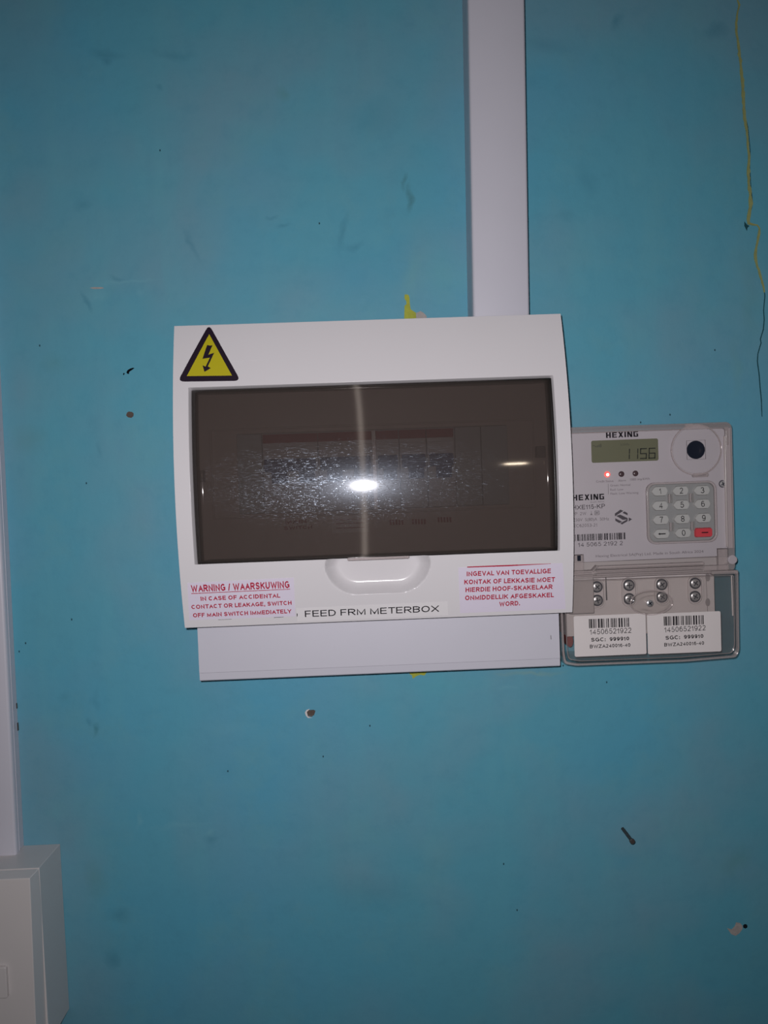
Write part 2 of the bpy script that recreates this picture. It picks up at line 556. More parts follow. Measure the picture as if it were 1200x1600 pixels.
    def build(self, name, parent=None, bevel=0.0, seg=3, smooth=30, flip=True):
        me = bpy.data.meshes.new(name)
        off = parent_loc(parent)
        me.from_pydata([(x*MM-off[0], -d*MM-off[1], z*MM-off[2]) for x, d, z in self.v], [], self.f)
        for k in self.mats:
            me.materials.append(M[k])
        for i, p in enumerate(me.polygons):
            p.material_index = self.m[i]
        me.validate()
        if flip:
            bm = bmesh.new()
            bm.from_mesh(me)
            bmesh.ops.recalc_face_normals(bm, faces=bm.faces[:])
            bm.to_mesh(me)
            bm.free()
        if smooth:
            for p in me.polygons:
                p.use_smooth = True
            me.set_sharp_from_angle(angle=math.radians(smooth))
        o = bpy.data.objects.new(name, me)
        COL.objects.link(o)
        if parent:
            o.parent = parent
        if bevel:
            b = o.modifiers.new('bevel', 'BEVEL')
            b.width = bevel*MM
            b.segments = seg
            b.limit_method = 'ANGLE'
            b.angle_limit = math.radians(40)
            b.harden_normals = True
        return o


def parent_loc(o):
    v = Vector((0, 0, 0))
    while o:
        v = v+o.location
        o = o.parent
    return v


# ---- sans-serif capitals and figures drawn as strokes: centre lines on a unit box, with the box width
def _arc(cx, cy, rx, ry, a0, a1, n=14):
    return [(cx+rx*math.cos(math.radians(a0+(a1-a0)*k/n)), cy+ry*math.sin(math.radians(a0+(a1-a0)*k/n))) for k in range(n+1)]


_rb = lambda y0, y1, x0=.52: [(0, y1), (x0, y1)]+_arc(x0, (y0+y1)/2, 1-x0, (y1-y0)/2, 90, -90)+[(0, y0)]
GLY = {
    'A': (.95, [[(0, 0), (.5, 1), (1, 0)], [(.2, .34), (.8, .34)]]),
    'B': (.84, [[(0, 0), (0, 1)], _rb(.53, 1, .5), _rb(0, .53, .52)]),
    'C': (.92, [_arc(.52, .5, .52, .5, 48, 312, 24)]),
    'D': (.87, [[(0, 0), (0, 1)], [(0, 1), (.42, 1)]+_arc(.42, .5, .58, .5, 90, -90)+[(0, 0)]]),
    'E': (.78, [[(1, 0), (0, 0), (0, 1), (1, 1)], [(0, .52), (.92, .52)]]),
    'F': (.72, [[(0, 0), (0, 1), (1, 1)], [(0, .50), (.88, .50)]]),
    'G': (.95, [_arc(.52, .5, .52, .5, 48, 325, 24)+[(1, .18), (1, .46), (.56, .46)]]),
    'H': (.86, [[(0, 0), (0, 1)], [(1, 0), (1, 1)], [(0, .52), (1, .52)]]),
    'I': (.14, [[(.5, 0), (.5, 1)]]),
    'K': (.88, [[(0, 0), (0, 1)], [(.95, 1), (.05, .40)], [(.34, .62), (1, 0)]]),
    'L': (.70, [[(0, 1), (0, 0), (1, 0)]]),
    'M': (1.02, [[(0, 0), (0, 1), (.5, .06), (1, 1), (1, 0)]]),
    'N': (.86, [[(0, 0), (0, 1), (1, 0), (1, 1)]]),
    'O': (1.0, [_arc(.5, .5, .5, .5, 0, 360, 32)]),
    'P': (.82, [[(0, 0), (0, 1)], _rb(.45, 1)]),
    'R': (.88, [[(0, 0), (0, 1)], _rb(.47, 1), [(.46, .47), (1, 0)]]),
    'S': (.83, [_arc(.5, .755, .46, .245, 18, 270, 18)+_arc(.5, .255, .5, .255, 90, -162, 18)]),
    'T': (.84, [[(0, 1), (1, 1)], [(.5, 1), (.5, 0)]]),
    'U': (.86, [[(0, 1), (0, .36)]+_arc(.5, .36, .5, .36, 180, 360)+[(1, 1)]]),
    'V': (.92, [[(0, 1), (.5, 0), (1, 1)]]),
    'W': (1.3, [[(0, 1), (.25, 0), (.5, .96), (.75, 0), (1, 1)]]),
    'X': (.92, [[(0, 1), (1, 0)], [(0, 0), (1, 1)]]),
    'Y': (.92, [[(0, 1), (.5, .42), (1, 1)], [(.5, .42), (.5, 0)]]),
    'Z': (.82, [[(0, 1), (1, 1), (0, 0), (1, 0)]]),
    '0': (.66, [_arc(.5, .5, .5, .5, 0, 360, 28)]),
    '1': (.40, [[(0, .72), (.35, .80), (.85, 1), (.85, 0)]]),
    '2': (.66, [_arc(.5, .72, .47, .28, 165, -25, 14)+[(0, 0), (1, 0)]]),
    '3': (.66, [_arc(.48, .755, .44, .245, 155, -90, 14), _arc(.48, .26, .52, .26, 90, -155, 14)]),
    '4': (.70, [[(.76, 0), (.76, 1), (0, .28), (1, .28)]]),
    '5': (.66, [[(.92, 1), (.2, 1), (.08, .50)]+_arc(.48, .32, .52, .32, 135, -155, 18)]),
    '6': (.66, [_arc(.5, .5, .5, .5, 45, 180, 12)+_arc(.5, .32, .5, .32, 180, 540, 24)]),
    '7': (.66, [[(0, 1), (1, 1), (.55, .5), (.35, 0)]]),
    '8': (.66, [_arc(.5, .76, .44, .24, -90, 270, 24), _arc(.5, .26, .5, .26, 90, 450, 24)]),
    '9': (.66, [_arc(.5, .68, .5, .32, 0, 360, 24)+_arc(.5, .5, .5, .5, 0, -135, 12)]),
    '-': (.34, [[(0, .36), (1, .36)]]),
    '/': (.46, [[(0, 0), (1, 1)]]),
    '.': (.10, [[(.5, -.0), (.5, .07)]]),
    ',': (.12, [[(.7, .07), (.5, -.06), (.1, -.16)]]),
    ':': (.10, [[(.5, 0), (.5, .07)], [(.5, .58), (.5, .66)]]),
}


def stroke(pts, w, cap=.5):
    """thick polyline with mitred joins -> quads"""
    pts = [Vector(p) for p in pts]
    closed = (pts[0]-pts[-1]).length < 1e-6 and len(pts) > 3
    if closed:
        pts = pts[:-1]
    if not closed:      # square ends
        pts[0] = pts[0]+(pts[0]-pts[1]).normalized()*w*cap
        pts[-1] = pts[-1]+(pts[-1]-pts[-2]).normalized()*w*cap
    n = len(pts)
    L, R = [], []
    for i in range(n):
        a = pts[i-1] if (closed or i > 0) else None
        b = pts[(i+1) % n] if (closed or i < n-1) else None
        t0 = (pts[i]-a).normalized() if a is not None else None
        t1 = (b-pts[i]).normalized() if b is not None else None
        t0, t1 = t0 or t1, t1 or t0
        n0, n1 = Vector((-t0.y, t0.x)), Vector((-t1.y, t1.x))
        m = n0+n1
        if m.length < 1e-6:
            m = n0.copy()
        m.normalize()
        k = w/2/max(.42, m.dot(n0))
        L.append(pts[i]+m*k)
        R.append(pts[i]-m*k)
    vs = [tuple(p) for p in L]+[tuple(p) for p in R]
    rng = range(n) if closed else range(n-1)
    return vs, [(n+i, n+(i+1) % n, (i+1) % n, i) for i in rng]


def stroke_text(s, w):
    vs, fs, cur = [], [], 0.0
    h = w/2
    for ch in s:
        if ch == ' ':
            cur += .38
            continue
        W, lines_ = GLY[ch]
        W = max(W*.97, w)
        for ln in lines_:
            pts = [(cur+h+x*max(W-w, 0), h+y*(1-w)) for x, y in ln]
            v, f = stroke(pts, w, .12 if ch in 'CGS23569' else .5)
            k = len(vs)
            vs += v
            fs += [tuple(k+a for a in q) for q in f]
        cur += W+(.17 if ch not in 'AVTYL' else .10)
    ys = [v[1] for v in vs]
    vs = [(x, min(max(y, -.2), 1.0)) for x, y in vs]
    xs = [v[0] for v in vs]
    return [(x, y*CAPH) for x, y in vs], fs, min(xs), max(xs)


_gc = {}
def glyphs(s, bold):
    if (s, bold) in _gc:
        return _gc[(s, bold)]
    if bold and all(c in GLY or c == ' ' for c in s):
        _gc[(s, bold)] = stroke_text(s, bold)
        return _gc[(s, bold)]
    cu = bpy.data.curves.new('writing', 'FONT')
    cu.body = s
    cu.offset = bold
    cu.resolution_u = 4
    ob = bpy.data.objects.new('writing', cu)
    COL.objects.link(ob)
    dg = bpy.context.evaluated_depsgraph_get()
    dg.update()
    ev = ob.evaluated_get(dg)
    me = ev.to_mesh()
    vs = [(v.co.x, v.co.y) for v in me.vertices]
    fs = [tuple(p.vertices) for p in me.polygons]
    ev.to_mesh_clear()
    bpy.data.objects.remove(ob)
    bpy.data.curves.remove(cu)
    xs = [v[0] for v in vs]
    _gc[(s, bold)] = (vs, fs, min(xs), max(xs))
    return _gc[(s, bold)]


CAPH = max(v[1] for v in glyphs('H', 0.0)[0])


def tag(o, label=None, cat=None, group=None, kind=None):
    for k, v in (('label', label), ('category', cat), ('group', group), ('kind', kind)):
        if v:
            o[k] = v
    return o


def root(name, x, z, d, label, cat):
    o = bpy.data.objects.new(name, None)
    o.empty_display_size = 0.02
    COL.objects.link(o)
    o.location = (x*MM, -d*MM, z*MM)
    return tag(o, label, cat)


def flatd(d):
    return lambda x, z: d


def rrect(x0, x1, z0, z1, r, n=6):
    pts = []
    for cx, cz, a0 in ((x1-r, z1-r, 0), (x0+r, z1-r, 90), (x0+r, z0+r, 180), (x1-r, z0+r, 270)):
        for k in range(n+1):
            a = math.radians(a0+90*k/n)
            pts.append((cx+r*math.cos(a), cz+r*math.sin(a)))
    return pts


def ellipse(cx, cz, rx, rz, n=32):
    return [(cx+rx*math.cos(2*math.pi*k/n), cz+rz*math.sin(2*math.pi*k/n)) for k in range(n)]


def rpoly(pts, r, n=5):
    """round the corners of an outline"""
    out = []
    m = len(pts)
    for i in range(m):
        p, a, b = Vector(pts[i]), Vector(pts[i-1]), Vector(pts[(i+1) % m])
        u, w = (a-p).normalized(), (b-p).normalized()
        p0, p2 = p+u*r, p+w*r
        for k in range(n+1):
            t = k/n
            q = p0*(1-t)**2+p*2*t*(1-t)+p2*t*t
            out.append((q.x, q.y))
    return out


def pxs(pts, d):
    return [at(x, y, d) for x, y in pts]

# ------------------------------------------------------------------ the wall
WX0, WX1, WZ0, WZ1 = -2600, 2600, -1500, 1200
holes = [  # outline in the photograph, depth, floor material
    ([(198, 645), (201, 643), (206, 643.5), (209, 646), (208.5, 650.5), (205, 653), (199.5, 652), (197, 649)], 1.2, 'brown'),
    ([(197.5, 582), (199, 578.5), (203, 576), (208, 574.5), (210, 575.3), (205, 579), (202, 581), (201.5, 584.5), (199, 584)], 5, 'dark'),
    ([(192, 584), (194, 582.5), (195, 584), (193, 586.5)], 4, 'dark'),
    ([(479, 1112), (482, 1109.5), (490, 1109), (493, 1110.5), (491, 1117), (487, 1120), (481, 1119)], 2.5, 'brown'),
    ([(1161, 1446), (1163, 1444), (1166, 1444), (1168, 1446.5), (1167.5, 1449.5), (1164.5, 1451), (1161.5, 1449.5)], 10, 'dark'),
]
bm = bmesh.new()
loops = [[(WX0, WZ0), (WX1, WZ0), (WX1, WZ1), (WX0, WZ1)]]+[pxs(h[0], 0) for h in holes]
edges = []
for lp in loops:
    vs = [bm.verts.new((a*MM, 0, b*MM)) for a, b in lp]
    edges += [bm.edges.new((vs[i], vs[(i+1) % len(vs)])) for i in range(len(vs))]
bmesh.ops.triangle_fill(bm, use_beauty=True, use_dissolve=False, edges=edges)
for i, (h, dep, mat) in enumerate(holes):
    lp = loops[i+1]
    a = [bm.verts.new((x*MM, 0, z*MM)) for x, z in lp]
    b = [bm.verts.new((x*MM, dep*MM, z*MM)) for x, z in lp]
    for k in range(len(lp)):
        f = bm.faces.new((a[k], a[(k+1) % len(lp)], b[(k+1) % len(lp)], b[k]))
        f.material_index = 1 if dep < 4 else 3
    f = bm.faces.new(b)
    f.material_index = 2 if mat == 'brown' else 3
o_ = [bm.verts.new((a*MM, 0, b*MM)) for a, b in loops[0]]
k_ = [bm.verts.new((a*MM, 0.1, b*MM)) for a, b in loops[0]]
for i in range(4):
    bm.faces.new((o_[i], o_[(i+1) % 4], k_[(i+1) % 4], k_[i]))
bm.faces.new(k_)
bmesh.ops.remove_doubles(bm, verts=bm.verts[:], dist=1e-6)
bmesh.ops.recalc_face_normals(bm, faces=bm.faces[:])
me = bpy.data.meshes.new('wall_back')
bm.to_mesh(me)
bm.free()
for k in ('wall', 'plaster', 'brown', 'dark'):
    me.materials.append(M[k])
wall = bpy.data.objects.new('wall_back', me)
COL.objects.link(wall)
tag(wall, kind='structure')

crack = [(1152, 0, 2), (1155, 8, 3), (1152.5, 18, 3), (1150, 36, 3.2), (1151, 55, 4), (1154, 75, 4.5), (1157, 100, 4), (1160, 125, 5), (1161, 150, 4.6),
         (1163, 180, 4.4), (1166, 200, 4.4), (1168, 220, 3.6), (1170, 240, 3.6), (1169, 262, 5), (1170, 290, 5), (1172, 305, 4.6), (1173, 318, 6), (1171, 330, 5), (1169, 343, 6),
         (1169.5, 349, 4), (1176, 351, 2.6), (1183, 352, 2.6), (1186.5, 357, 3), (1186, 365, 3.4), (1183, 380, 3), (1180, 398, 4.4), (1182, 412, 3.6), (1188, 432, 3), (1193.5, 452, 2.6), (1195, 462, 1.5)]
rj = random.Random(12)
fine = []
for (xa, ya, wa), (xb, yb, wb) in zip(crack, crack[1:]):
    k = max(1, int((yb-ya)/5))
    for i in range(k):
        t = i/k
        fine.append((xa+(xb-xa)*t+(rj.uniform(-.7, .7) if i else 0), ya+(yb-ya)*t, (wa+(wb-wa)*t)*rj.uniform(.72, 1.25)))
pts = [at(x, y, 0) for x, y, w in fine]
MB().strip(pts, [w*0.49 for x, y, w in fine], -0.2, 0.35, 'crackyellow').build('yellow_crack', wall, smooth=0)['label'] = 'exposed yellow undercoat along the crack'
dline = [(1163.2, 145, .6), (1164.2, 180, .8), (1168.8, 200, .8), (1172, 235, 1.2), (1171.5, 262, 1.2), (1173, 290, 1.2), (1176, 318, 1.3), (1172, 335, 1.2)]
MB().strip([at(x, y, 0) for x, y, w in dline], [w*0.32 for x, y, w in dline], -0.2, 0.3, 'crackdark').build('crack_shade_line', wall, smooth=0)  # dark strip painted as the shade of the flake's raised edge
dline = [(1194, 452, .8), (1195, 462, 1.3), (1193, 485, 1.3), (1194, 500, 1.4), (1192.5, 515, 1.4), (1188, 530, 1.5), (1189, 536, 1.5), (1184, 553, 1.4), (1183.3, 565, 1.5),
         (1186, 585, 1.5), (1187.5, 605, 1.5), (1189.5, 625, 1.4), (1190, 640, 1.2), (1190.6, 651, .8)]
MB().strip([at(x, y, 0) for x, y, w in dline], [w*0.49 for x, y, w in dline], -0.2, 0.3, 'crackdark').build('crack_shade_line', wall, smooth=0)
def chip(name, pts, mat, th=0.3):
    return MB().flat(pxs(pts, 0), flatd(0), -0.1, mat, step=500, thick=th+0.1).build(name, wall, smooth=0)
sc = lambda q, ox, oy, s: [(ox+a/s, oy+b/s) for a, b in q]
chip('yellow_paint_chip', sc([(148, 95), (160, 92), (178, 98), (184, 120), (185, 150), (192, 200), (212, 214), (230, 225), (232, 262), (225, 280), (145, 280), (148, 175), (163, 162), (160, 140), (148, 125)], 600, 440, 4.615), 'yellowpaint')
chip('plaster_chip', sc([(232, 225), (246, 222), (262, 212), (280, 222), (300, 240), (310, 256), (290, 275), (232, 275)], 600, 440, 4.615), 'plaster')
chip('yellow_paint_chip', [(641, 1044), (668, 1043), (667, 1050), (663, 1055.5), (657, 1054), (651, 1056), (645, 1060.5), (643.5, 1055), (640, 1053)], 'yellowpaint')
chip('plaster_chip', [(1136, 1450), (1143, 1452), (1148, 1447), (1150, 1441), (1156, 1442), (1160, 1446), (1160, 1451), (1155, 1458), (1149, 1462), (1142, 1459)], 'plaster')
chip('plaster_chip', [(476.5, 1113), (479, 1109), (484, 1107.5), (482, 1109.8), (479.5, 1112.5), (481, 1118.8), (484, 1120.5), (488, 1121.5), (481, 1121.5), (478, 1118)], 'meterlabel')
chip('plaster_chip', [(140, 450), (147, 448.6), (159, 448.8), (163, 450.2), (157, 451.4), (147, 451.6)], 'plaster', 0.12)
chip('dirt_mark', [(1163, 346), (1167, 351), (1171, 353), (1168, 356), (1167, 361), (1165, 357), (1163, 353)], 'crackdark', 0.1)
# nail sticking straight out of the wall
nx, nz = at(973, 1295, 0)
r_ = root('nail', nx, nz, 0, 'thin rusty nail sticking out of the bare wall below the electricity meter', 'nail')
MB().lathe(nx, nz, [(1.3, -8), (1.3, 21)], 'nail', 20).build('shank', r_)
MB().lathe(nx, nz, [(1.3, 20.4), (2.0, 20.8), (2.0, 22), (1.6, 22.4)], 'nail', 24).build('head', r_)

# ------------------------------------------------------------------ trunking
def trunk_profile(w0, w1, dep, lip, th=1.6):
    base = [(w0+1.3, 0), (w1-1.3, 0), (w1-1.3, dep-1.4), (w0+1.3, dep-1.4)]
    lid = [(w0+1.3, dep-lip), (w0, dep-lip), (w0, dep-1.8), (w0+0.5, dep-0.5), (w0+1.8, dep),
           (w1-1.8, dep), (w1-0.5, dep-0.5), (w1, dep-1.8), (w1, dep-lip), (w1-1.3, dep-lip), (w1-1.3, dep-1.4), (w0+1.3, dep-1.4)]
    return base, lid


def lid_faces(mb, lid, a, b, axis):
    # non-convex lid section: build as front strip plus two lips
    x0, x1 = lid[1][0], lid[6][0] if False else lid[7][0]
    mb.prism([lid[0], lid[1], lid[2], lid[3], lid[4], lid[5], lid[6], lid[7], lid[8], lid[9], lid[10], lid[11]], a, b, 'pvc', axis)


r_ = root('vertical_trunking', 101.7, 112.5, 0, 'wide white plastic trunking running up the wall from the top of the distribution board', 'trunking')
def sheared(o, k):   # the run leans a little: x shifts with height
    for v in o.data.vertices:
        v.co.x += k*v.co.z
    return o
base, lid = trunk_profile(80.3, 120.6, 40, 9)
m_ = MB(); m_.prism(base, 112.5, 1195, 'pvc', 'z')
sheared(m_.build('base_channel', r_, bevel=0.3, seg=2), 0.0162)
m_ = MB(); lid_faces(m_, lid, 112.5, 1000, 'z')
sheared(m_.build('lid', r_, smooth=50), 0.0162)

r_ = root('horizontal_trunking', 5, -131, 0, 'short white plastic trunking length lying under the bottom edge of the distribution board', 'trunking')
MB().prism([(-86, 0), (-130.2, 0), (-130.2, 36), (-86, 36)], -124.6, 134.6, 'pvc', 'x').build('base_channel', r_, bevel=0.3, seg=2)
MB().prism([(-86, 36), (-130.2, 36), (-130.2, 26), (-130.9, 26), (-130.9, 38.6), (-130.2, 39.4), (-125.2, 39.75), (-124.8, 40), (-88, 40), (-86, 39)], -125, 135, 'pvc', 'x').build('lid', r_, smooth=25)
MB().strip([(128.8, -108), (128.9, -111)], [.5, .5], 39.9, 40.05, 'paleink').build('pencil_mark', r_, smooth=0)

r_ = root('narrow_trunking', -285, -258.5, 0, 'narrow white mini trunking at the left edge, standing on the small switch box', 'trunking')
base, lid = trunk_profile(-298, -272.5, 16, 5)
m_ = MB(); m_.prism(base, -261.5, 1195, 'pvc', 'z'); m_.box(-275, -273.0, -261.5, 1195, 7.6, 9.0, 'pvc'); m_.build('base_channel', r_, bevel=0.3, seg=2)
m_ = MB(); lid_faces(m_, lid, -261.5, 1195, 'z'); m_.build('lid', r_, smooth=50)
MB().strip([(-271.9, -150), (-271.8, -154)], [.15, .25], 4, 5.6, 'brown').build('dirt_mark', r_, smooth=0)
MB().strip([(-271.9, -165), (-271.8, -171)], [.15, .25], 3.6, 5.6, 'brown').build('dirt_mark', r_, smooth=0)

# ------------------------------------------------------------------ switch box, lower left
BT = -261.5
BB = at(107, 1576, 0)[1]
r_ = root('switch_box', -291, BB, 0, 'small white surface switch box in the lower left corner, below the narrow trunking', 'switch box')
MB().prism([(-338, BT), (-246.2, BT), (-245.2, BB), (-338, BB)], 0, 38, 'box').build('back_box', r_, bevel=0.5)
m_ = MB()
xr0, xr1 = -246.9, -248.2
zt = BT-0.1
m_.geo([(-339, 39, zt), (xr0+.9, 39, zt), (xr1+2.2, 32, BB), (-339, 32, BB), (-337, 50, zt-1.3), (xr0-.9, 50, zt-1.3), (xr1-.6, 50, BB), (-337, 50, BB)],
       [(0, 1, 5, 4), (1, 2, 6, 5), (2, 3, 7, 6), (3, 0, 4, 7), (4, 5, 6, 7), (3, 2, 1, 0)], 'box')
m_.build('front_cover', r_, bevel=0.6)
zA, zB = at(5, 1508, 50)[1], at(5, 1556, 50)[1]
xA = at(11, 1530, 52)[0]
MB().prism(rrect(xA-26, xA, zB, zA, 1.2), 49.5, 53, 'box').build('rocker', r_, bevel=0.6)

# ------------------------------------------------------------------ distribution board
X0, X1, Z0, Z1 = -129.4, 140.1, -88.9, 120.2
ex = [on(590, 873, bs)[0], on(595, 927.5, bs)[1]]
SCX, SCB, SHW, SR = ex[0], ex[1], 36.6, 23.0
HX0, HX1, HZ0, HZ1 = -118.9, 130.6, -44.6, 75.8     # opening in the cover
GX0, GX1, GZ0, GZ1 = -117.0, 128.9, -44.2, 73.9     # smoked door
def scoop(x, z):
    """depth of the finger scoop under the door"""
    top = SCB+40
    qx, qz = abs(x-SCX)-(SHW-SR), abs(z-(top+SCB)/2)-((top-SCB)/2-SR)
    sd = math.hypot(max(qx, 0), max(qz, 0))+min(max(qx, qz), 0)-SR
    t = min(max(-sd/9.0, 0), 1)
    return 9.5*math.sin(t*math.pi/2)*min(1.0, .72+t*2.2) if t > 0 else 0.0


def cover_surf(x, z):
    return bs(x, z)-scoop(x, z)


db = root('distribution_board', (X0+X1)/2, Z0, 0, 'large white distribution board with a smoked window door and a yellow hazard triangle', 'distribution board')
MB().box(X0+8, X1-9.5, -84, 112, 0, 42, 'white').build('back_box', db, bevel=1)

def lines(a, b, step, must):
    s = set([round(a, 4), round(b, 4)]+[round(q, 4) for q in must])
    base = sorted(s)
    out = []
    for p, q in zip(base, base[1:]):
        k = max(1, int(round((q-p)/step)))
        out += [p+(q-p)*i/k for i in range(k)]
    return out+[base[-1]]
xsL = lines(X0, X1, 0.9, [HX0, HX1])
zsL = lines(Z0, Z1, 0.9, [HZ0, HZ1])
bm = bmesh.new()
grid = {}
def gv(i, j):
    if (i, j) not in grid:
        x, z = xsL[i], zsL[j]
        grid[(i, j)] = bm.verts.new((x, cover_surf(x, z), z))
    return grid[(i, j)]
for i in range(len(xsL)-1):
    for j in range(len(zsL)-1):
        cx, cz = (xsL[i]+xsL[i+1])/2, (zsL[j]+zsL[j+1])/2
        if HX0 < cx < HX1 and HZ0 < cz < HZ1:
            continue
        bm.faces.new((gv(i, j), gv(i+1, j), gv(i+1, j+1), gv(i, j+1)))
be = [e for e in bm.edges if len(e.link_faces) == 1]
outer = [e for e in be if all(abs(v.co.x-X0) < .01 or abs(v.co.x-X1) < .01 or abs(v.co.z-Z0) < .01 or abs(v.co.z-Z1) < .01 for v in e.verts)]
inner = [e for e in be if e not in outer]
r1 = bmesh.ops.extrude_edge_only(bm, edges=outer)
for v in [g for g in r1['geom'] if isinstance(g, bmesh.types.BMVert)]:
    v.co.y = 43.0
r1 = bmesh.ops.extrude_edge_only(bm, edges=inner)
for v in [g for g in r1['geom'] if isinstance(g, bmesh.types.BMVert)]:
    v.co.y -= 3.6
    if abs(v.co.x-HX0) < .01: v.co.x += 1.3
    if abs(v.co.x-HX1) < .01: v.co.x -= 1.2
    if abs(v.co.z-HZ1) < .01: v.co.z -= 1.4
e2 = [g for g in r1['geom'] if isinstance(g, bmesh.types.BMEdge)]
r1 = bmesh.ops.extrude_edge_only(bm, edges=e2)
for v in [g for g in r1['geom'] if isinstance(g, bmesh.types.BMVert)]:
    v.co.y = 45.5
bmesh.ops.recalc_face_normals(bm, faces=bm.faces[:])
bm.verts.index_update()
m_ = MB()
m_.geo([(v.co.x, v.co.y, v.co.z) for v in bm.verts], [tuple(v.index for v in f.verts) for f in bm.faces], 'white')
bm.free()
cover = m_.build('front_cover', db, bevel=2.2, seg=3, flip=False, smooth=55)
# smoked door: curved sheet with returns at its edges
xsL = lines(GX0, GX1, 8, [])
zsL = lines(GZ0, GZ1, 2, [])
bm = bmesh.new()
grid = {}
def gv2(i, j):
    if (i, j) not in grid:
        x, z = xsL[i], zsL[j]
        grid[(i, j)] = bm.verts.new((x, bs(x, z)-0.5+0.006*(x-5), z))
    return grid[(i, j)]
for i in range(len(xsL)-1):
    for j in range(len(zsL)-1):
        bm.faces.new((gv2(i, j), gv2(i+1, j), gv2(i+1, j+1), gv2(i, j+1)))
be = [e for e in bm.edges if len(e.link_faces) == 1]
r1 = bmesh.ops.extrude_edge_only(bm, edges=be)
for v in [g for g in r1['geom'] if isinstance(g, bmesh.types.BMVert)]:
    v.co.y -= 13.0
ret = set(g for g in r1['geom'] if isinstance(g, bmesh.types.BMFace))
bmesh.ops.recalc_face_normals(bm, faces=bm.faces[:])
bm.verts.index_update()
m_ = MB()
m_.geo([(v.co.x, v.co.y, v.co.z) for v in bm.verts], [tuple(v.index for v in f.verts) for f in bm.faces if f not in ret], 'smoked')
m_.geo([(v.co.x, v.co.y, v.co.z) for v in bm.verts], [tuple(v.index for v in f.verts) for f in ret], 'smokededge')
bm.free()
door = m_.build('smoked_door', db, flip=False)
# normals must point away from the wall: check one
if door.data.polygons[0].normal.y > 0:
    door.data.flip_normals()
if cover.data.polygons[0].normal.y > 0:
    cover.data.flip_normals()
so = door.modifiers.new('thickness', 'SOLIDIFY')
so.thickness = 1.7*MM
so.offset = -1
tx0, tz0 = on(542.5, 870, bs)
tx1, tz1 = on(639.6, 870, bs)
MB().prism(rrect(tx0, tx1, GZ0-1.9, GZ0+0.5, 0.9), 62.5, 66.5, 'milky').build('latch_tab', door, bevel=0.4)

# inner plate with the breaker cut-out
a, b = at(327, 667, 46), at(838, 797, 46)
PX0, PX1, PZ0, PZ1 = a[0], b[0], (b[1]+at(327, 808, 46)[1])/2, (a[1]+at(838, 658, 46)[1])/2
cx0, cz1 = at(370, 676, 46)
cx1, cz0 = at(795, 787, 46)
cz0 = PZ0+3; cz1 = PZ1-4
m_ = MB()
rect = lambda x0, x1, z0, z1: [(x0, z0), (x1, z0), (x1, z1), (x0, z1)]
m_.ring(rect(X0+9, X1-10.5, -83, 111), rect(cx0, cx1, cz0, cz1), 43.2, 45, 'inner')
m_.ring(rect(PX0, PX1, PZ0, PZ1), rect(PX0+1.2, PX1-1.2, PZ0+1.2, PZ1-1.2), 44.9, 46.4, 'inner')
m_.build('inner_plate', db, bevel=0.3, seg=1)
def breaker(pxa, pxb, poles, lab):
    xa, xb = at(pxa, 735, 50)[0]+0.25, at(pxb, 735, 50)[0]-0.25
    m_ = MB()
    m_.box(xa, xb, cz0+0.3, cz1-0.3, 30, 47.5, 'breaker')
    m_.box(xa, xb, cz0+12, cz1-10, 47, 50, 'breaker')
    m_.box(xa, xb, cz1-7.2, cz1-1.0, 47.2, 47.8, 'redband')
    c = m_.build('circuit_breaker', db, bevel=0.4, seg=2)
    c['label'] = lab
    w = (xb-xa)/poles
    tg = MB()
    zc = (cz0+cz1)/2+4.5
    tg.prism([(zc+5, 49), (zc-3, 49), (zc-4, 55), (zc+1, 57), (zc+5, 54)], xa+1.2, xb-1.2, 'blue', 'x')
    for k in range(poles):
        tg.prism([(zc-2, 49), (zc-12, 49), (zc-12, 51.5), (zc-3, 55)], xa+w*k+w*.30, xa+w*k+w*.88, 'blue', 'x')
    t = tg.build('toggle', c, bevel=0.5)
    t['label'] = 'blue switch toggle'
breaker(411, 498, 2, 'two-pole breaker at the left of the row')
breaker(498, 583, 2, 'two-pole breaker beside the dark gap')
for a, b in ((588, 625), (625, 668), (668, 711)):
    breaker(a, b, 1, 'single-pole breaker with blue toggle')
for a, b in ((371, 411), (712, 753), (753, 795)):
    xa, xb = at(a, 735, 46)[0]+.2, at(b, 735, 46)[0]-.2
    MB().box(xa, xb, cz0+.3, cz1-.3, 40, 46, 'blank').build('blanking_plate', db, bevel=0.4, seg=2)['label'] = 'plain grey blanking plate'
m_ = MB()
m_.prism(pxs([(519, 833), (576, 831), (575, 805), (518, 807)], 45), 44.9, 45.2, 'tape')
for y in (812, 818, 825):
    m_.strip(pxs([(525, y+.3), (570, y-1.3)], 45), [.5, .5], 45.1, 45.3, 'redband')
m_.build('inner_label', db, smooth=0)
m_ = MB()
m_.text('MAIN', at(446, 819, 45), at(479, 817.5, 45), 3.0, flatd(45), .1, 'redband', .2)
m_.text('SWITCH', at(444, 828, 45), at(488, 826, 45), 2.4, flatd(45), .1, 'redband', .2)
m_.build('main_switch_lettering', db, smooth=0)
for x, y in ((610, 817), (645, 816), (685, 813)):
    m_ = MB()
    for k in range(5):
        m_.strip(pxs([(x+k*4.6, y-5), (x+k*4.6+.6, y+3)], 45), [1.3, 1.3], 45.05, 45.2, 'redband')
    m_.build('circuit_lettering', db, smooth=0)
# moulded locking lugs seen at the sides of the window
for px, py in ((312, 744), (845, 706)):
    x, z = at(px, py, 50)
    MB().box(x-3, x+3, z-4, z+4, 44.9, 52, 'facedark').build('hinge_lug', db, bevel=0.5)

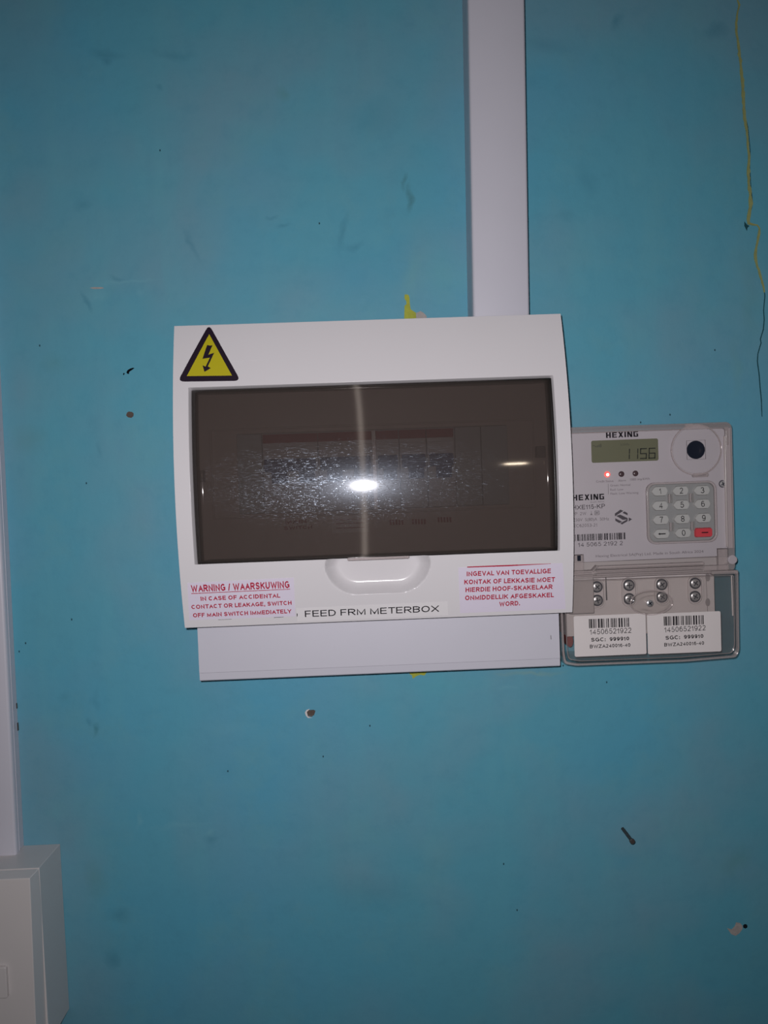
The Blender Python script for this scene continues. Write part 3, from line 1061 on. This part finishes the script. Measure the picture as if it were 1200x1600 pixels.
# stickers
P = lambda x, y: on(x, y, bs)
def sticker(corners, mat, th=0.15):
    m_ = MB()
    m_.flat([P(*c) for c in corners], bs, 0.0, mat, thick=th)
    return m_
sx = lambda q, ox, oy, s: [(ox+a/s, oy+b/s) for a, b in q]
m_ = MB()
tri = [P(*c) for c in sx([(400, 58), (824, 815), (-20, 827)], 280, 500, 8.571)]
m_.flat(rpoly(tri, 4.6), bs, 0.0, 'hazblack', thick=0.2)
m_.flat([P(*c) for c in sx([(403, 190), (708, 745), (103, 752)], 280, 500, 8.571)], bs, 0.26, 'yellow')
m_.flat([P(*c) for c in sx([(375, 335), (410, 344), (447, 340), (392, 465), (470, 440), (385, 622), (425, 645), (340, 697), (313, 608), (355, 625), (412, 505), (312, 522)], 280, 500, 8.571)], bs, 0.32, 'hazblack')
m_.build('hazard_sticker', db, smooth=0)['label'] = 'yellow triangle sticker with black lightning arrow'
sticker([(346, 531), (409, 529), (410, 562.5), (347, 565)], 'white', 0.08).build('clear_label', db, smooth=0)

m_ = sticker([(293, 911), (459, 902.5), (461.7, 963), (296, 969)], 'paper')
def T(s, a, b, cap, mat='redink', bold=.215):
    m_.text(s, P(*a), P(*b), cap, bs, 0.22, mat, bold)
T('WARNING / WAARSKUWING', (299, 925.3), (452.5, 918.7), 4.95, bold=.215)
m_.flat([P(299, 928), P(453.3, 921), P(453.3, 920.1), P(299, 927)], bs, 0.22, 'redink')
T('IN CASE OF ACCIDENTAL', (313.8, 938.8), (438, 933.7), 2.95)
T('CONTACT OR LEAKAGE, SWITCH', (299.5, 951.7), (455.8, 945), 2.95)
T('OFF MAIN SWITCH IMMEDIATELY', (302, 964.7), (455.8, 958), 2.95)
m_.flat([P(341, 968.6), P(362, 967.6), P(362, 967.2), P(341, 968.2)], bs, 0.22, 'black')
m_.flat([P(428, 965.2), P(443, 964.3), P(443, 963.7), P(428, 964.6)], bs, 0.22, 'black')
m_.build('english_warning_sticker', db, smooth=0)['label'] = 'red printed warning label, left of the scoop'
m_ = sticker([(716, 887), (879, 879.7), (883.7, 951.4), (718.8, 958)], 'paper')
m_.flat([P(730, 886.9), P(795, 884.7), P(860.5, 881), P(860.5, 880.4), P(795, 882.6), P(730, 885.2)], bs, 0.22, 'redink')
T('INGEVAL VAN TOEVALLIGE', (729.3, 900.4), (860.5, 895.6), 3.3)
T('KONTAK OF LEKKASIE MOET', (725.3, 913.1), (867, 908.9), 3.3)
T('HIERDIE HOOF-SKAKELAAR', (727.3, 925.3), (863.3, 920.2), 3.3)
T('ONMIDDELLIK AFGESKAKEL', (726.7, 937.8), (865.3, 933), 3.3)
T('WORD.', (780, 947.4), (812.3, 945.7), 3.3)
m_.build('afrikaans_warning_sticker', db, smooth=0)['label'] = 'red printed warning label, right of the scoop'
m_ = sticker([(463, 950.5), (699, 940), (700.4, 961), (465, 971)], 'tape', 0.12)
T('FEED FRM METERBOX', (476.7, 964.1), (686.2, 955.6), 4.55, 'black', .14)
m_.flat([P(463.6, 958.5), P(464.9, 958.5), P(464.9, 962.5), P(463.8, 964)], bs, 0.22, 'black')
m_.build('feed_label', db, smooth=0)['label'] = 'white tape label with black lettering'

# ------------------------------------------------------------------ electricity meter
em = root('electricity_meter', 200, -131, 0, 'grey prepaid electricity meter with keypad and clear lower cover, right of the distribution board', 'electricity meter')
DF = 38.0
ML, MR = 136.0, 264.6
MT = 41.4
MID = -61.0
MBOT = -130.6
fx = flatd(DF)
# back case
MB().prism(rrect(ML+2, MR-3.2, MID-2, MT-3.4, 2), 0, DF-3.4, 'facedark').build('back_case', em, bevel=0.8)
# face plate with notched lower corners
nl = at(912, 866, DF); nr = at(1120, 857, DF); nb = at(1000, 874.5, DF)
FR, FT = at(1140, 700, DF)[0]+0.6, MT-4.4
poly = [(ML+2.6, FT), (FR, FT), (FR, nr[1]), (nr[0], nr[1]), (nr[0], nb[1]+.4), (nl[0], nb[1]-.2), (nl[0], nl[1]), (ML+2.6, nl[1])]
m_ = MB()
m_.flat(poly, flatd(DF), -3.2, 'face', step=500, thick=3.2)
def E(s, a, b, cap_px, mat='ink', bold=0.0):
    m_.text(s, at(*a, DF), at(*b, DF), cap_px/2.17, fx, 0.08, mat, bold)
def bars(a, b, h, seed, mat='black', d=DF, n=34):
    rnd = random.Random(seed)
    p0, p1 = at(*a, d), at(*b, d)
    hh = h/2.17
    ws = [rnd.choice((1, 1, 2, 3)) for _ in range(2*n)]
    tot = sum(ws)
    acc = 0
    for i, w in enumerate(ws):
        if i % 2 == 0:
            t0, t1 = acc/tot, (acc+w)/tot
            x0, z0 = p0[0]+(p1[0]-p0[0])*t0, p0[1]+(p1[1]-p0[1])*t0
            x1, z1 = p0[0]+(p1[0]-p0[0])*t1, p0[1]+(p1[1]-p0[1])*t1
            m_.geo([(x0, d+.08, z0-hh), (x1, d+.08, z1-hh), (x1, d+.08, z1), (x0, d+.08, z0)], [(0, 1, 2, 3)], mat)
        acc += w
LOGO = {  # strokes on a 6 x 8 grid: heavy square lettering
    'H': [((0, 0), (2, 0), (2, 8), (0, 8)), ((4, 0), (6, 0), (6, 8), (4, 8)), ((2, 3.2), (4, 3.2), (4, 4.9), (2, 4.9))],
    'E': [((0, 0), (2, 0), (2, 8), (0, 8)), ((2, 0), (6, 0), (6, 1.6), (2, 1.6)), ((2, 3.3), (5.6, 3.3), (5.6, 4.8), (2, 4.8)), ((2, 6.4), (6, 6.4), (6, 8), (2, 8))],
    'X': [((0, 0), (2.1, 0), (6.4, 8), (4.3, 8)), ((4.3, 0), (6.4, 0), (2.1, 8), (0, 8))],
    'I': [((0, 0), (2, 0), (2, 8), (0, 8))],
    'N': [((0, 0), (1.8, 0), (1.8, 8), (0, 8)), ((4.4, 0), (6.2, 0), (6.2, 8), (4.4, 8)), ((0.2, 8), (2.4, 8), (6, 0), (3.8, 0))],
    'G': [((0, 0), (2, 0), (2, 8), (0, 8)), ((2, 0), (6, 0), (6, 1.6), (2, 1.6)), ((2, 6.4), (6, 6.4), (6, 8), (2, 8)), ((4.2, 1.6), (6, 1.6), (6, 4.6), (4.2, 4.6)), ((3.2, 3.4), (4.2, 3.4), (4.2, 4.6), (3.2, 4.6))],
}
def logo(a, b, hpx):
    p0, p1 = at(*a, DF), at(*b, DF)
    adv = {'I': 3.6, 'X': 7.8}
    tot = sum(adv.get(c, 7.6) for c in 'HEXING')-1.5
    ln = math.hypot(p1[0]-p0[0], p1[1]-p0[1])
    ux, uz = (p1[0]-p0[0])/ln, (p1[1]-p0[1])/ln
    s, sy = ln/tot, hpx/2.17/8
    cur = 0
    for c in 'HEXING':
        for st in LOGO[c]:
            vs = []
            for (u, w) in st:
                u2, w2 = (cur+u)*s, w*sy
                vs.append((p0[0]+u2*ux-w2*uz, DF+.08, p0[1]+u2*uz+w2*ux))
            m_.geo(vs, [(0, 1, 2, 3)], 'black')
        cur += adv.get(c, 7.6)
logo((947, 684.5), (997.3, 682.2), 8.6)
logo((894.8, 782.3), (944, 780.3), 9.0)
E('Credit Status', (931.5, 754), (958.5, 753), 3.4, 'paleink')
E('Alarm', (966, 752.6), (978, 752), 3.4, 'paleink')
E('1000 imp/kWh', (984.7, 751), (1015, 749.5), 3.4, 'paleink')
E('Green: Normal', (953.5, 760), (984.7, 759), 3.2, 'paleink')
E('Red: Low', (953.5, 766.8), (974, 766), 3.2, 'paleink')
E('Flash: Low Warning', (953.8, 773), (997.5, 771.2), 3.2, 'paleink')
m_.strip(pxs([(950.2, 756), (950.6, 772.5)], DF), [.22, .22], DF, DF+.1, 'paleink')
m_.ring(rect(*[q for q in (at(1001.3, 0, DF)[0], at(1004.8, 0, DF)[0])], at(1003, 742, DF)[1], at(1003, 738.6, DF)[1]),
        rect(at(1002, 0, DF)[0], at(1004.2, 0, DF)[0], at(1003, 741.4, DF)[1], at(1003, 739.2, DF)[1]), DF, DF+.08, 'paleink') if False else None
E('South Africa', (922.5, 785.6), (944, 784.6), 2.4, 'paleink')
E('HXE115-KP', (894.6, 796.6), (945.5, 794), 7.0, 'ink', .15)
E('1P  2W', (896.0, 805.4), (915.8, 804.6), 5.0, 'paleink', .13)
E('230V  5(80)A  50Hz', (896, 814.8), (951.5, 812.8), 4.6, 'paleink')
E('IEC62053-21', (894.5, 824.2), (933, 822.6), 5.0, 'paleink', .13)
q0, q1 = at(929.2, 804.7, DF), at(936.4, 798, DF)
m_.ring(rect(q0[0], q1[0], q0[1], q1[1]), rect(q0[0]+.35, q1[0]-.35, q0[1]+.35, q1[1]-.35), DF, DF+.08, 'paleink')
m_.ring(rect(q0[0]+.9, q1[0]-.9, q0[1]+.9, q1[1]-.9), rect(q0[0]+1.2, q1[0]-1.2, q0[1]+1.2, q1[1]-1.2), DF, DF+.08, 'ink')
q0 = at(924, 802.5, DF)
m_.geo([(q0[0]-.9, DF+.08, q0[1]-1), (q0[0]+.9, DF+.08, q0[1]-1), (q0[0], DF+.08, q0[1]+.5)], [(0, 1, 2)], 'paleink')
m_.strip([(q0[0], q0[1]+.5), (q0[0], q0[1]+1.8)], [.3, .3], DF, DF+.08, 'paleink')
bars((897, 835.2), (978, 832), 10.5, 4)
E('14 5065 2192 2', (903, 854.6), (973, 851.6), 6.5, 'ink', .12)
E('Hexing Electrical SA(Pty) Ltd. Made in South Africa 2024', (931, 871), (1099, 863.4), 4.0, 'paleink')
for pl in ([(645, 340), (715, 290), (752, 306), (690, 345), (645, 374)], [(765, 312), (805, 335), (805, 362), (740, 330)], [(662, 368), (712, 352), (805, 396), (805, 412), (742, 418)],
           [(650, 398), (738, 442), (700, 458), (650, 428)], [(712, 462), (735, 476), (805, 434), (805, 408)], [(819, 388), (861, 410), (819, 437)]):
    pp = pxs(sc(pl, 880, 760, 8), DF)
    m_.flat(pp, fx, .08, 'ink', step=500)
m_.build('face_plate', em, smooth=0)

# display
cs = pxs([(923.3, 688.7), (1028, 685), (1028.7, 719.3), (924.7, 723.6)], DF)
lx0, lx1 = (cs[0][0]+cs[3][0])/2, (cs[1][0]+cs[2][0])/2
lz1, lz0 = (cs[0][1]+cs[1][1])/2, (cs[2][1]+cs[3][1])/2
m_ = MB()
m_.prism(rrect(lx0, lx1, lz0, lz1, 1.4), DF-.5, DF+.25, 'lcd')
SEG = {'1': 'bc', '5': 'afgcd', '6': 'afgecd'}
def seg7(ch, px, pyb, w=11, h=17):
    x0, z0 = at(px, pyb, DF)
    W, H = w/2.17, h/2.17
    t = .8
    sk = lambda u, v: (x0+u+v*.05, DF+.32, z0+v)
    S = {'a': (.1, H-t, W-.1, H), 'd': (.1, 0, W-.1, t), 'g': (.1, H/2-t/2, W-.1, H/2+t/2), 'f': (0, H/2+.2, t, H-.2), 'e': (0, .2, t, H/2-.2), 'b': (W-t, H/2+.2, W, H-.2), 'c': (W-t, .2, W, H/2-.2)}
    for c in SEG[ch]:
        a, b, e, f = S[c]
        m_.geo([sk(a, b), sk(e, b), sk(e, f), sk(a, f)], [(0, 1, 2, 3)], 'lcdseg')
for ch, px, pb in (('1', 973, 718.2), ('1', 986, 717.8), ('5', 999.5, 717.4), ('6', 1013, 716.8)):
    seg7(ch, px, pb)
for k in range(4):
    x, z = at(930+k*2.6, 699, DF)
    m_.box(x, x+.8, z, z+.9+.55*k, DF+.2, DF+.32, 'lcdfaint')
x, z = at(926, 697, DF); m_.box(x, x+1.6, z, z+.5, DF+.2, DF+.32, 'lcdfaint')
m_.text('kWh', at(969.5, 696.8, DF), at(983, 696.3, DF), 1.7, fx, .32, 'lcdfaint')
m_.build('display', em, smooth=0)['label'] = 'greenish grey number display'
# indicator lamps
for k, (px, py, mt) in enumerate(((948.7, 741.3, 'ledon'), (970.8, 740.7, 'ledoff'), (992.7, 739.7, 'ledoff'))):
    x, z = at(px, py, DF)
    m_ = MB()
    m_.lathe(x, z, [(2.1, DF-1), (2.1, DF+.3), (1.7, DF+.8), (.9, DF+1.15)], mt, 24)
    if k == 0:
        m_.lathe(x, z-.2, [(1.1, DF+.6), (1.1, DF+1.2), (.5, DF+1.3)], 'leddie', 20)
    m_.build('indicator_lamp', em)['label'] = 'lit red indicator lamp' if k == 0 else 'dark unlit indicator lamp'
# optical port under a round clear flap
x, z = at(1086.6, 703, DF)
pt = MB()
pt.lathe(x, z, [(18.2, DF-.5), (18.2, DF+.8), (17.7, DF+1.2), (17.0, DF+1.2), (16.8, DF+.9)], 'face', 64)
port = pt.build('optical_port', em)
m_ = MB()
m_.ring(ellipse(x, z, 18.5, 18.5, 64), ellipse(x, z, 17.6, 17.6, 64), DF+1.0, DF+1.9, 'milky')
for u0, u1, w in ((-7.5, -2, 17.8), ):
    m_.prism(rrect(x+u0, x+u1, z+w-1.2, z+w+1.0, .6), DF, DF+1.7, 'milky')
m_.prism(rrect(x-3.2, x+8.5, z-19.8, z-16.8, 1.2), DF, DF+1.7, 'milky')
m_.text('open', (x+1.0, z-18.8), (x+6.4, z-18.6), 1.0, fx, 1.8, 'paleink')
m_.build('port_flap', port)['label'] = 'round clear flap'
m_ = MB()
m_.lathe(x-.2, z, [(6.6, DF+.8), (6.6, DF+1.3), (6.0, DF+1.35), (3.0, DF+1.0), (2.6, DF+.95)], 'lens', 40)
m_.build('port_lens', port)['label'] = 'dark round lens'
m_ = MB()
h = 6.9
m_.ring(rect(x-h, x+h, z-h, z+h), rect(x-h+.18, x+h-.18, z-h+.18, z+h-.18), DF+.8, DF+1.28, 'paleink')
m_.build('port_outline', port, smooth=0)
# keypad
kx0, kz1 = at(1008, 757, DF); kx1 = at(1118.5, 800, DF)[0]; kz0 = at(1064, 848.5, DF)[1]; kz1 = at(1064, 752.5, DF)[1]
kp = MB().prism(rrect(kx0+1, kx1-1, kz0+1, kz1-1, 5), DF-.5, DF+.4, 'keybed').build('keypad', em)
m_ = MB()
m_.ring(rrect(kx0, kx1, kz0, kz1, 6), rrect(kx0+1.7, kx1-1.7, kz0+1.7, kz1-1.7, 5), DF-.2, DF+2.6, 'milky')
m_.build('keypad_frame', kp, bevel=.5, seg=2)['label'] = 'clear moulded frame'
rows = [[(215, 195), (445, 190), (680, 185)], [(220, 355), (455, 345), (685, 335)], [(228, 510), (462, 500), (695, 490)], [(235, 665), (472, 655), (705, 650)]]
sym = ['123', '456', '789', '<0-']
for r in range(4):
    for c in range(3):
        px, py = 1000+rows[r][c][0]/7.06, 740+rows[r][c][1]/7.06
        x, z = at(px, py, DF+2)
        red = (r, c) == (3, 2)
        w, hh = 6.5, 3.6
        m_ = MB()
        out = rpoly([(x-w, z), (x-w+3, z+hh), (x+w-1.6, z+hh), (x+w, z), (x+w-1.6, z-hh), (x-w+3, z-hh)], 1.3, 4)
        if red:
            out = rrect(x-w+.1, x+w, z-hh+.1, z+hh-.1, 1.6)
        m_.prism(out, DF+.3, DF+2.2, 'redkey' if red else 'key', inset=.5)
        s = sym[r][c]
        top = flatd(DF+2.2)
        if s in '<-':
            m_.box(x-1.7, x+3.0, z-.38, z+.38, DF+2.1, DF+2.3, 'black')
            if s == '<':
                m_.geo([(x-2.4, DF+2.3, z), (x-1.0, DF+2.3, z+.9), (x-1.0, DF+2.3, z-.9)], [(0, 1, 2)], 'black')
        else:
            cw = 1.1 if s == '1' else 2.6
            m_.text(s, (x+.6-cw/2, z-2.1), (x+.6+cw/2, z-2.0), 4.3, top, .08, 'black', .12)
        k = m_.build('key', kp, smooth=0)
        if red:
            k['label'] = 'red key'
        if s == '<':
            k['label'] = 'key with black arrow'
# clear ribs between keys
m_ = MB()
for c in range(2):
    for r in (0, 2):
        xa = (rows[r][c][0]+rows[r][c+1][0])/2+8
        ya = (rows[r][c][1]+rows[r+1][c][1])/2
        x, z = at(1000+xa/7.06, 740+ya/7.06, DF+2)
        m_.prism(rrect(x-1.5, x-.3, z-3.2, z+3.2, .5), DF+.3, DF+2.3, 'milky')
        m_.prism(rrect(x+.5, x+1.4, z-3.2, z+3.2, .4), DF+.3, DF+2.3, 'clear')
m_.build('key_rib', kp)
# case screw at the right of the keypad
def screw(name, x, z, d, r, parent, ang=20, collar=True):
    m_ = MB()
    if collar:
        m_.lathe(x, z, [(r*1.25, d-.6), (r*1.25, d+.15), (r, d+.15), (r, d-.2)], 'lens', 24)
    m_.lathe(x, z, [(r*.92, d-.5), (r*.92, d+.5), (r*.7, d+.9), (r*.3, d+1.05)], 'steel', 24)
    for a in (ang, ang+90):
        ca, sa = math.cos(math.radians(a)), math.sin(math.radians(a))
        L, W = r*.62, r*.13
        m_.prism([(x+ca*u-sa*w, z+sa*u+ca*w) for u, w in ((-L, -W), (L, -W), (L, W), (-L, W))], d+.7, d+1.12, 'lens')
    return m_.build(name, parent)
x, z = at(1129, 756, DF)
screw('case_screw', x, z, DF, 2.2, em)
# clear upper shell: a rim round the face plate
co = rrect(ML, MR, MID-6, MT, 4.5)
ci = rrect(ML+3.6, MR-4.6, MID-1, MT-4.6, 2)
m_ = MB()
m_.ring(co, ci, 0, DF+2.2, 'milky')
# pale strip painted as the right edge's highlight; corner block at the notch
m_.box(MR-5.6, MR-4.9, MID+12, MT-10, DF-.5, DF+2.4, 'edge')
m_.build('clear_shell', em, bevel=1.3, seg=3)['label'] = 'clear plastic rim'
m_ = MB()
m_.box(nr[0]+.4, MR-4.8, MID-5.6, nr[1]-.4, DF-6, DF+1.2, 'milky')
x, z = at(1143, 874, DF)
m_.lathe(x-.4, z, [(3.4, DF+1), (3.4, DF+2.5), (3.0, DF+2.9)], 'face', 28)
m_.build('corner_lug', em, bevel=.5, seg=2)['label'] = 'clear corner with round grey plug'
m_ = MB()
m_.box(ML+3.8, nl[0]-.4, MID-5, nl[1]-.4, DF-6, DF+1.2, 'milky')
x, z = at(904, 872, DF)
m_.box(x-1.3, x+1.3, z-2, z+2, DF+1.1, DF+1.4, 'lens')
m_.build('corner_lug', em, bevel=.5, seg=2)['label'] = 'clear corner with dark square slot'
x, z = at(1133, 690, DF)
m_ = MB()
m_.box(x-.5, x+2.6, z-2.5, z+10.5, DF-.1, DF+.5, 'facedark')
m_.build('shell_clip', em, bevel=.3, seg=2)

# terminal block and its clear cover
TZ1, TZ0 = at(1000, 884, 30)[1], at(1000, 990, 30)[1]
tx0, tx1 = at(884, 920, 30)[0], at(1116, 920, 30)[0]
DT = 30.0
m_ = MB()
m_.box(tx0, tx1, TZ0, TZ1, 0, DT, 'term')
gx = at(946.5, 900, DT)[0]
m_.strip([(gx, at(946, 893, DT)[1]), (at(948, 938, DT)[0], at(948, 938, DT)[1])], [.5, 1.0], DT-.1, DT+.1, 'gap')
xr = at(1103, 900, DT)[0]
m_.strip([(xr, TZ1-3), (xr+.6, TZ0+10)], [.3, .3], DT-.1, DT+.1, 'paleink')
for py in (902, 941):
    x, z = at(1108, py, DT)
    m_.prism(ellipse(x-1, z, 1.8, 3.0, 20), DT-.05, DT+.12, 'facedark')
tb = m_.build('terminal_block', em, bevel=.8)
SCW = [((932.5, 917), (933, 938)), ((982.5, 914.4), (983, 935.6)), ((1033.7, 913.3), (1034, 932.7)), ((1086, 911.3), (1085.7, 932))]
for a, b in SCW:
    p, q = at(*a, DT), at(*b, DT)
    cx, cz0_, cz1_ = (p[0]+q[0])/2, q[1], p[1]
    MB().ring(rrect(cx-5.6, cx+5.6, cz0_-6, cz1_+6, 5.5, 8), rrect(cx-4.5, cx+4.5, cz0_-4.9, cz1_+4.9, 4.4, 8), DT-.2, DT+2.2, 'term').build('screw_well', tb, bevel=.4, seg=2)
    for i, s in enumerate((p, q)):
        screw('terminal_screw', s[0], s[1], DT+.3, 3.4, tb, random.Random(s[0]*7+i).uniform(0, 90))['label'] = 'steel terminal screw'
x, z = at(889, 1000, 24)
MB().prism(ellipse(x, z, 2.6, 4.8, 20), 14, 26, 'redwire').build('wire', em)['label'] = 'dark red wire end'

CZ1, CZ0 = at(1000, 896, 42)[1], MBOT
DC = 42.0
CL, CRX = ML-0.6, 266.2
outl = rpoly([(CL, CZ1), (CRX, CZ1), (CRX-.6, CZ0+6), (CRX-3, CZ0+1), (CRX-40, CZ0-.6), (CL+10, CZ0-.3), (CL+1.6, CZ0+1.5), (CL+.6, CZ0+8)], 2.0, 3)
n = len(outl)
cxm, czm = (CL+CRX)/2, (CZ0+CZ1)/2
def shrink(p, k):
    return [(a+(k if a < cxm else -k), b+(k if b < czm else -k)) for a, b in p]
tc_ = MB()
tc_.prism(shrink(outl, 3.2), DC-1.6, DC, 'clearthin')
tc_.ring(outl, shrink(outl, 2.2), 0, DC-1.0, 'clear')
tc_.ring(shrink(outl, 0.5), shrink(outl, 1.8), DC-2.5, DC+.4, 'milky')
tc_.ring(shrink(outl, 3.6), shrink(outl, 4.0), DC-.4, DC+.25, 'milky')
tcov = tc_.build('terminal_cover', em, bevel=.5, seg=2)
tcov['label'] = 'clear lower cover over the terminals'
# vertical rib inside the cover's right side, its edge highlight painted as pale colour
m_ = MB()
xa, za = at(1143, 897, DC); xb, zb = at(1143, 962, DC)
m_.strip([(xa, za-1), (xa+.2, zb)], [.6, .6], DC-.6, DC+.35, 'edge')
m_.build('cover_highlight_rib', tcov)
# ridges of the hinge band
m_ = MB()
for py0, py1, dd in ((879.5, 884, 40), (886, 889, 41.4), (891.5, 895, 42.6)):
    (xa, za), (xb, zb) = at(932, py0, dd), at(1101, py0, dd)
    (xc, zc), (xd, zd) = at(932, py1, dd), at(1101, py1, dd)
    za = zb = (za+zb)/2-.8; zc = zd = (zc+zd)/2-.8
    m_.prism([(xa, za), (xb, za), (xb, zc), (xa, zc)], 30, dd, 'milky')
hz0, hz1 = at(1000, 897, 40)[1], at(1000, 878, 40)[1]
m_.box(ML+1, 262, hz0-1, hz1+1, 29, 36, 'hingegrey')
for (qa, qb) in (((897, 894), (926, 893)), ((926, 893), (934, 884)), ((897, 901), (928, 899))):
    m_.strip(pxs([qa, qb], 41), [1.6, 1.6], 36, 41.5, 'milky')
m_.build('hinge_band', em, bevel=.6, seg=2)['label'] = 'clear ridged hinge strip'
(xa, za), (xb, zb) = at(1112, 896, DC), at(1154, 892, DC)
MB().box(xa, xb-.5, CZ1-3.0, CZ1-.2, DC-4, DC+.9, 'milky').build('cover_latch', tcov, bevel=.5, seg=2)
# left seal boss
(xa, za), (xb, zb) = at(897, 899, DC), at(926, 957, DC)
MB().box(xa-4, xb+2.0, zb-1, za, DT, DC-1.8, 'sealbody').build('seal_boss', tcov, bevel=0.8)
# oval boss with the sealing screw
x, z = at(1016.5, 941.5, DC)
m_ = MB()
prof = [(1.0, DC-.1), (.97, DC+.9), (.88, DC+1.5), (.72, DC+1.6), (.6, DC+.6)]
vs, fs, N = [], [], 48
for k_, (r, d) in enumerate(prof):
    vs += [(a, d, b) for a, b in ellipse(x, z, 14.5*r, 8.2*r, N)]
for i in range(len(prof)-1):
    fs += [(i*N+k, i*N+(k+1) % N, (i+1)*N+(k+1) % N, (i+1)*N+k) for k in range(N)]
fs += [tuple(range((len(prof)-1)*N, len(prof)*N))]
m_.geo(vs, fs, 'clear')
m_.ring(ellipse(x+.5, z, 15.6, 9.2, 48), ellipse(x+.5, z, 14.9, 8.5, 48), DC-.2, DC+.7, 'milky')
boss = m_.build('seal_screw_boss', tcov, smooth=40)
screw('seal_screw', x-1, z-.3, DC+.9, 2.6, boss, 35, collar=False)
# paper labels on the cover
DL = DC+.25
for cs, bc, lines_, seed, lab in (
    ([(896, 962), (1009, 959), (1009.5, 1022), (898, 1026)], ((920, 967.3), (985, 965)), (((921.5, 991.7), (986.5, 988.7)), ((923.7, 1002.6), (983, 1000.4)), ((921.7, 1013), (985, 1010.3))), 7, 'white barcode label on the left'),
    ([(1012, 959), (1127, 955), (1125.5, 1018), (1011, 1022)], ((1037, 963.3), (1101.5, 961)), (((1038, 988.2), (1102.5, 984.7)), ((1040, 999.6), (1099, 996.6)), ((1038, 1010.2), (1100, 1007.2))), 7, 'white barcode label on the right')):
    q = pxs(cs, DC)
    x0, x1 = (q[0][0]+q[3][0])/2, (q[1][0]+q[2][0])/2
    z1, z0 = (q[0][1]+q[1][1])/2, (q[2][1]+q[3][1])/2
    m_ = MB()
    m_.prism(rrect(x0, x1, z0, z1, 1.2), DC, DL, 'meterlabel')
    bars(*bc, 14.5, seed, d=DL, n=26)
    for (s, cap, bd, mt), (a, b) in zip((('14506521922', 8.2, .115, 'black'), ('SGC:  999910', 6.0, .19, 'black'), ('BWZA240016-40', 5.6, .17, 'black')), lines_):
        m_.text(s, at(*a, DL), at(*b, DL), cap/2.19, flatd(DL), .08, mt, bd)
    m_.build('barcode_label', tcov, smooth=0)['label'] = lab
